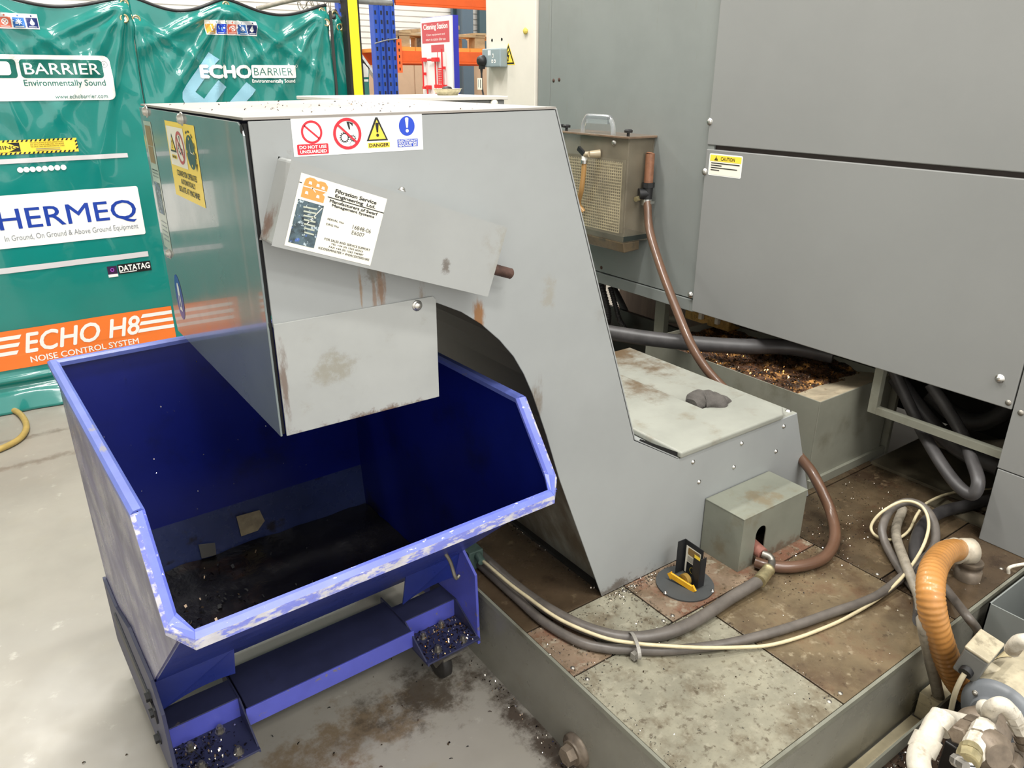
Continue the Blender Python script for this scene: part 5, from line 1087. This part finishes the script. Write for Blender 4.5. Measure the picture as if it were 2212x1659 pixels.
upright(ua0, ua1, YR, 'blue slotted rack upright, left one of the tied pair', 'blue rack uprights'); upright(ub0, ub1, YR, 'blue slotted rack upright, right one of the tied pair', 'blue rack uprights')
yb_ = 7.95; uc0 = C(733, 40, yb_)[0]; upright(uc0, uc0+.10, yb_, 'blue slotted rack upright behind the yellow post', 'blue rack uprights')
b = MB(); zz = 1.80
pts_t = [(ua0-.01, YR-.01, 1.90), ((ua0+ub1)/2, YR-.014, 1.93), (ub1+.01, YR-.01, 1.945)]
b.tube(spl(pts_t, 5), .006, 6); tag(b.build('tie_wire', galv), 'grey wire tying the pair of blue rack uprights together', 'wire')
xm_ = (ua0+ua1)/2
for i, (ya, za, yb2, zb2) in enumerate(((7.05, 1.55, yb_, 2.02), (7.05, 2.60, yb_, 2.08), (7.05, 1.50, yb_, 1.10), (7.05, 2.72, yb_, 3.1), (7.05, .5, yb_, 1.02))):
    xr_ = uc0+.05
    b = MB(); p0, p1 = Vector((xm_, ya, za)), Vector((xr_, yb2, zb2)); d = (p1-p0).normalized(); s_ = d.cross(Vector((0, 0, 1))).normalized()
    b.obox((p0+p1)/2, d*((p1-p0).length/2), s_*.014, d.cross(s_)*.022)
    tag(b.build('rack_brace', galv), 'grey diagonal brace of the rack frame, %s' % ('sloping up from the middle', 'high steep one', 'low one under the junction', 'topmost above the frame edge', 'lowest hidden near the floor')[i], 'brace', 'rack braces')
def beam(xa, xb, y, z0, z1, lab, conn=True, m=None):
    r = thing('rack_beam', lab, 'rack beam', (xa, y, z0), 0, 'orange rack beams')
    b = MB(); b.box((xa, y-.05, z0), (xb, y, z1)); b.box((xa, y-.05, z0-.02), (xb, y-.02, z0)); b.build('beam_bar', m or rackor, r, bevel=.003)
    if conn:
        b = MB(); b.box((xa-.02, y-.062, z0-.10), (xa+.03, y-.051, z1+.10)); b.build('connector_plate', F('rack_orange_bright', (255, 108, 48), .4) if 'rack_orange_bright' not in MATS else MATS['rack_orange_bright'], r)
        b = MB()
        for k in range(6): b.box((xa-.004, y-.0632, z0-.08+.055*k), (xa+.008, y-.0622, z0-.055+.055*k))
        b.build('connector_slots', black_gap, r)
    return r
z_m0, z_m1 = C(900, 133, YR)[1], C(900, 110, YR)[1]
beam(ub1+.02, 6.4, YR+.05, z_m0, z_m1, 'bright orange rack beam carrying the pallets behind the sign board')
z_t0 = C(880, 7, YR)[1]; beam(ub1+.02, 6.4, YR+.05, z_t0, z_t0+.13, 'orange rack beam along the very top of the picture', False)
q = C(790, 132, yb_); beam(uc0+.10, ua0+.6, yb_, q[1]-.02, q[1]+.10, 'dark orange rear rack beam behind the grey braces', False)
for k in range(17):
    xk = ub1+.07+.155*k
    b = MB(); b.box((xk, YR+.03, z_m1+.0005), (xk+.145, yb_+.1, z_m1+.035)); tag(b.build('deck_board', F('deck_orange', (240, 160, 70), .5) if 'deck_orange' not in MATS else MATS['deck_orange']), 'orange deck board lying across the middle rack beam', 'deck board', 'deck boards on the rack beam')
beam(ub1+.02, 6.4, yb_+.1, z_m0, z_m1, 'orange rear rack beam hidden behind the pallets', False)
ZPL = z_m1+.0355
def pallet(xa, lab, w=.80, dz=0):
    r = thing('pallet', lab, 'pallet', (xa+w/2, YR+.5, ZPL+dz), 0, 'wooden pallets on the rack')
    for x in (xa, xa+w/2-.06, xa+w-.12):
        for y in (YR+.06, YR+.5): b = MB(); b.box((x, y, ZPL+dz+.0), (x+.12, y+.12, ZPL+dz+.10)); b.build('block', wood, r, bevel=.003)
    for y in (YR+.05, YR+.28, YR+.52): b = MB(); b.box((xa, y, ZPL+dz+.1005), (xa+w, y+.12, ZPL+dz+.122)); b.build('top_board', wood, r)
    for k in range(3): b = MB(); b.box((xa+k*(w/2-.06), YR+.04, ZPL+dz+.1225), (xa+k*(w/2-.06)+.12, YR+.66, ZPL+dz+.142)); b.build('top_board', wood, r)
    return r
pallet(ub1+.06, 'rough wooden pallet on the orange beam left of the sign board', .98); pallet(ub1+1.18, 'pale wooden pallet on the orange beam right of the sign board', .78)
b = MB(); b.obox((ub1+.52, YR+.25, ZPL+.168), (.22, .02, .02), (-.02, .18, 0), (-.001, 0, .018)); tag(b.build('loose_board', wood), 'loose splintered board lying tilted on the left pallet', 'board')
b = MB(); b.cyl((ub1+.43, YR+.30, ZPL+.0005), (ub1+.43, YR+.30, ZPL+.09), .04, n=14); tag(b.build('tin_can', dull_steel), 'grey tin standing inside the left pallet opening', 'tin')
b = MB(); b.box((ub1+1.70, YR+.22, ZPL+.0005), (ub1+1.86, YR+.4, ZPL+.088)); tag(b.build('carton', F('pale_carton', (214, 190, 170), .6)), 'small pale carton inside the right pallet opening', 'carton')
b = MB(); a_, c_ = C(985, 62, 9.8), C(1012, 18, 9.8); b.box((a_[0], 9.84, a_[1]), (c_[0], 9.90, c_[1]+.02)); tag(b.build('wall_board', F('dark_teal_board', (40, 60, 66), .5)), 'dark teal board on the back wall beside the steel column', 'board')
b = MB(); a_, c_ = C(1040, 85, 9.8), C(1050, 18, 9.8); b.box((a_[0], 9.84, a_[1]-.2), (c_[0]+.2, 9.9, c_[1]+.1)); tag(b.build('wall_strip', F('blue_grey_strip', (70, 92, 100), .5)), 'blue grey strip on the back wall beside the cream cabinet', 'strip')

# ================================================================== FRONT RIGHT: PUMP, TRAY, BIN
tr = thing('pump_tray', 'shallow oily steel tray holding the coolant pump beside the platform', 'tray', (1.8, .3, 0))
b = MB(); b.box((1.30, -.2, .0005), (2.06, .59, .06)); b.build('tray_floor', tray_m, tr)
b = MB(); b.box((1.30, .588, .0005), (2.06, .594, .104)); b.box((1.296, -.2, .0005), (1.30, .594, .104)); b.build('tray_wall', tank_m, tr, bevel=.001)
b = MB(); b.box((1.40, .603, .0005), (1.80, .655, .010)); tag(b.build('floor_strip', F('cream_strip', (208, 196, 164), .45, mott=.1, mscale=20, spots=[(OIL, 60, .68, .74, .9), (srgb(120, 92, 60), 20, .6, .74, .6)])), 'chip-strewn cream strip on the floor between tray and platform', 'strip')
b = MB(); b.box((1.815, .602, .0005), (2.04, .655, .050)); b.box((1.815, .602, .050), (1.93, .655, .082)); tag(b.build('cream_channel', F('stained_cream_channel', (214, 202, 170), .45, mott=.14, mscale=30, spots=[(srgb(90, 66, 44), 44, .6, .7, .8)]), bevel=.002), 'stained cream channel end between the pump tray and platform', 'channel')
pm = thing('coolant_pump', 'dusty electric coolant pump with cream motor and pale pipe fittings', 'pump', (1.8, .44, .06))
mx, my, mz, mr = 1.70, .44, .25, .085
b = MB(); b.lathe((mx, my, mz), (1, 0, 0), [(0, mr), (.30, mr), (.302, mr-.004)], 40)
b.build('motor_housing', motor_m, pm)
b = MB(); b.lathe((mx-.0005, my, mz), (-1, 0, 0), [(0, mr), (.006, mr-.002), (.022, mr-.010), (.024, .055), (.034, .05)], 40); b.build('end_bell', motor_g, pm)
for a in (35, 125, 215, 305): screw(pm, (mx-.023, my+.062*math.cos(math.radians(a)), mz+.062*math.sin(math.radians(a))), (-1, 0, 0), .006, dull_steel, .006)
b = MB(); b.box((mx+.05, my-.07, .0605), (mx+.25, my+.07, mz-mr+.02)); b.build('motor_foot', motor_g, pm)
D = Decal(fn=lambda u, v, h: Vector((mx+.12+u, my+(mr+.0008+h)*math.cos(1.05-v/mr), mz+(mr+.0008+h)*math.sin(1.05-v/mr))), cut=.012); D.rect(0, 0, .075, .05, F('nameplate_cream', (204, 190, 150), .4)); D.rect(.006, .008, .069, .010, brown_pr, 1); D.rect(.006, .040, .069, .042, brown_pr, 1); D.build('nameplate', pm)
# terminal box sitting on the motor
tv = W(2086, 1395, 'y', .54); k_ = 1.22
e1, e2, e3 = Vector((.0037, -.0440, -.0083))*k_, Vector((.0743, .0060, .0014))*k_, Vector((.0003, .0125, -.0661))*k_
bc = tv+(e1+e2+e3)*.5; ax1, ax2, ax3 = e2.normalized(), -e1.normalized(), -e3.normalized()
h1, h2, h3 = e2.length*.5, e1.length*.5, e3.length*.5
b = MB(); b.obox(bc-ax3*.004, ax1*h1, ax2*h2, ax3*(h3-.004)); tb_ = b.build('terminal_box', box_grey, pm, bevel=.005, seg=3)
b = MB(); b.obox(bc+ax3*(h3-.004), ax1*(h1+.001), ax2*(h2+.001), ax3*.004); b.build('terminal_lid', motor_m, pm, bevel=.003)
b = MB(); nk = bc-ax3*.035; b.cyl(bc-ax3*.02, Vector((bc.x+.02, my+.03, mz+.05)), .022, n=14); b.build('terminal_neck', motor_m, pm)
b = MB(); gl = bc-ax1*(h1-.002)-ax3*.018; b.cyl(gl, gl-ax1*.012-ax3*.004, .015, n=12); b.build('cable_gland', black, pm)
gp_ = gl-ax1*.012-ax3*.004; b = MB(); b.tube(spl([gp_, gp_+Vector((-.008, .002, -.02)), gp_+Vector((-.012, .004, -.06)), gp_+Vector((-.004, .004, -.12)), gp_+Vector((.01, 0, -.2))], 6), .0062, 10); b.build('supply_cable', F('cream_grey_cable', (176, 166, 140), .45), pm)
# pump head in front of the motor
b = MB(); b.lathe((mx-.035, my, mz-.005), (-1, 0, 0), [(0, .045), (.02, .05), (.045, .058), (.06, .058), (.075, .050), (.085, .03)], 24); b.build('pump_head', fit_g, pm)
b = MB(); b.box((mx-.13, my-.05, .0605), (mx-.04, my+.05, mz-.045)); b.build('pump_bracket', dark_pan, pm, bevel=.003)
def pipe(nm, pts, r, m, sleeves=()):
    P = spl(pts, 8); b = MB(); b.tube(P, r, 16); o = b.build(nm, m, pm)
    return o
# suction elbow: from the pump head out and down to the lower left
pe = hp([(2112, 1572, 'y', .44), (2062, 1560, 'y', .47), (2028, 1556, 'y', .48), (2008, 1590, 'y', .47), (1985, 1632, 'y', .455), (1992, 1672, 'y', .43), (2020, 1690, 'y', .42)])
pipe('suction_elbow', pe, .0225, fit)
for px, py, px2, py2, y in ((2040, 1548, 2024, 1575, .475), (2006, 1592, 1990, 1625, .462)):
    a_, c_ = W(px, py, 'y', y), W(px2, py2, 'y', y-.003); b = MB(); b.cyl(a_, c_, .0275, n=18); b.build('pipe_collar', fit, pm)
# outlet stub, hexagonal unions and hoses
def union(px, py, px2, py2, y, y2, r, m, n=8, nm='union_nut'):
    a_, c_ = W(px, py, 'y', y), W(px2, py2, 'y', y2); d = c_-a_; L = d.length
    b = MB(); b.lathe(a_, d, [(0, r*.85), (L*.12, r*.85), (L*.121, r), (L*.42, r), (L*.421, r*.8), (L*.5, r*.8), (L*.501, r*1.08), (L*.97, r*1.0), (L, r*.8)], n, 0, False); return b.build(nm, m, pm)
union(2130, 1565, 2098, 1632, .40, .385, .023, fit)
union(2098, 1615, 2090, 1648, .385, .372, .021, brass, 14, 'brass_adapter')
union(2105, 1560, 2068, 1590, .43, .425, .020, fit_g, 6)
b = MB(); q = W(2062, 1640, 'y', .385); b.lathe(q, (-.3, -.6, .3), [(0, .012), (.012, .012), (.013, .009), (.03, .009)], 8, 0, False); b.build('drain_screw', dull_steel, pm)
pipe('outlet_elbow', hp([(2135, 1552, 'y', .41), (2142, 1530, 'y', .40), (2165, 1522, 'y', .385), (2186, 1540, 'y', .37)]), .0155, fit)
union(2184, 1536, 2204, 1578, .372, .355, .0165, fit); union(2204, 1580, 2215, 1612, .355, .343, .0165, fit_g, 14)
b = MB(); q = W(2128, 1528, 'y', .42); b.lathe(q, (-.8, -.3, .3), [(0, .017), (.012, .017), (.013, .009), (.02, .009)], 14); b.build('blanking_plug', fit, pm)
b = MB(); q = W(2140, 1620, 'y', .37); b.lathe(q, (-.55, -.7, .35), [(-.02, .040), (.012, .040), (.02, .030), (.03, .026)], 18); b.build('gear_housing', fit_g, pm, bevel=0)
union(2196, 1620, 2180, 1665, .36, .34, .019, fit_g, 12)
D = Decal(o=W(2086, 1668, 'y', .365), ux=(.75, -.45, -.2), uy=(.3, .5, .6), n=(-.5, -.6, .45)); D.rect(-.002, -.012, .034, .018, silver_pr)
for k in range(4): D.rect(.003, -.009+.0065*k, .031, -.006+.0065*k, black_pr, 1)
D.build('pump_plate', pm)
swarf('metal_swarf', 'wet black swarf glinting in the pump tray by its rim', 420, lambda r: (r.uniform(1.40, 1.75), .585-abs(r.gauss(0, .07)), .0605), [chip, chip_d, black_gap, black_gap], (.003, .008), 12)
cv_ = hp([(2186, 1405, 'y', .44), (2200, 1388, 'y', .43), (2225, 1385, 'y', .41), (2260, 1400, 'y', .39)])
b = MB(); b.tube(spl(cv_, 6), .016, 12); tag(b.build('pump_hose', fit), 'pale pipe arching over the motor at the right edge', 'pipe')
bn = thing('steel_bin', 'dark grey open-top steel bin beyond the pump at the right edge', 'bin', (2.3, .5, 0))
bx0, bx1, by0, by1, bz = 2.085, 2.60, .30, .640, .262
for f in (((bx0, by0, .0005), (bx0+.004, by1, bz)), ((bx1-.004, by0, .0005), (bx1, by1, bz)), ((bx0, by0, .0005), (bx1, by0+.004, bz)), ((bx0, by1-.004, .0005), (bx1, by1, bz))):
    b = MB(); b.box(*f); b.build('bin_wall', mach_side if f[0][0] < 2.09 else F('bin_dark', (74, 78, 80), .45) if 'bin_dark' not in MATS else MATS['bin_dark'], bn)
b = MB(); b.box((bx0+.004, by0+.004, .001), (bx1-.004, by1-.004, .02)); b.build('bin_floor', black_gap, bn)
b = MB(); q = W(2186, 1222, 'z', .275); b.tube(spl([(q.x-.01, q.y-.0, bz-.01), (q.x-.008, q.y, bz+.012), (q.x+.05, q.y-.035, bz+.022), (q.x+.12, q.y-.07, bz+.01)], 6), .005, 8); b.build('wire_handle', fit, bn)

# ================================================================== LOOSE SWARF AND THE FLOOR HOSE
def plat_pts(r):
    t = r.random()
    if t < .30:   # along the seam at the conveyor base and guard box
        u = r.random(); a = Vector((1.24, 1.285, 0)).lerp(Vector((1.63, 1.285, 0)), u); return (a.x+r.gauss(0, .008), min(1.291, a.y-abs(r.gauss(0, .018))), ZP+.0002)
    if t < .50: return (r.uniform(1.64, 2.2), r.uniform(1.0, 1.16)-abs(r.gauss(0, .03)), ZP+.0002)
    if t < .72: return (r.uniform(1.95, 2.5), r.gauss(1.2, .07), ZP+.0002)
    if t < .86: return (r.uniform(1.0, 1.30), r.uniform(1.05, 1.29), ZP+.0002)
    return (r.uniform(.98, 2.3), r.uniform(.68, 1.28), ZP+.0002)
swarf('metal_swarf', 'scattered shiny swarf chips on the rust-stained platform plates', 1500, plat_pts, [chip, chip_d, chip_d, black_gap], (.0016, .0052), 21)
def seam_pts(r):
    x0, y0, x1, y1 = r.choice(((.97, 1.101, 1.43, 1.101), (1.431, .67, 1.431, 1.10), (1.431, 1.10, 1.95, 1.10), (1.316, 1.10, 1.316, 1.29), (1.953, .67, 1.953, 1.29), (.985, .67, .985, 1.29), (1.24, 1.285, 1.62, 1.285)))
    t = r.random(); return (x0+(x1-x0)*t+r.gauss(0, .008), y0+(y1-y0)*t+r.gauss(0, .008), ZP+.0002)
swarf('metal_swarf', 'fine dark grit gathered along the seams between the platform plates', 900, seam_pts, [chip_d, black_gap, black_gap, chip], (.0012, .004), 27)
def base_line(r):
    t = r.random(); p = Vector((1.262, 1.30, 0)).lerp(Vector((1.262, 2.05, 0)), t); return (p.x-.01-abs(r.gauss(0, .012)), p.y, ZP+.0002)
swarf('metal_swarf', 'line of swarf along the foot of the conveyor underside', 260, base_line, [chip, chip_d, chip_d], (.003, .008), 22)
swarf('metal_swarf', 'few swarf chips along the floor at the foot of the platform', 170, lambda r: (.955-abs(r.gauss(0, .02)), r.uniform(.75, 1.55), .0003), [chip, chip_d, chip_d], (.003, .007), 23)
swarf('metal_swarf', 'small debris dotted on the concrete floor around the skip', 70, lambda r: (r.uniform(-.1, .9), r.uniform(1.05, 1.8), .0003), [chip_d, black_gap, rusty], (.003, .010), 24)
swarf('metal_swarf', 'dark debris and chips on top of the conveyor head', 120, lambda r: (min(1.0, max(.42, r.gauss(.72, .16))), min(2.05, max(1.32, r.gauss(1.62, .2))), 1.5595), [black_gap, chip_d, chip_d], (.002, .007), 25)
fh = hp([(-40, 868, 'z', .016), (0, 880, 'z', .016), (38, 890, 'z', .016), (57, 918, 'z', .016), (44, 946, 'z', .016), (0, 970, 'z', .016), (-50, 985, 'z', .016)])
hose('air_hose', 'yellowish hose looping on the concrete floor at the left edge', 'hose', fh, .0145, hose_floor)
b = MB(); b.lathe((.50, 1.245, .0), (0, 0, 1), [(.0004, .011), (.004, .012), (.009, .008), (.010, .001)], 9, 0, False); tag(b.build('floor_nut', rusty), 'lone rusty lump on the concrete in front of the skip', 'debris')
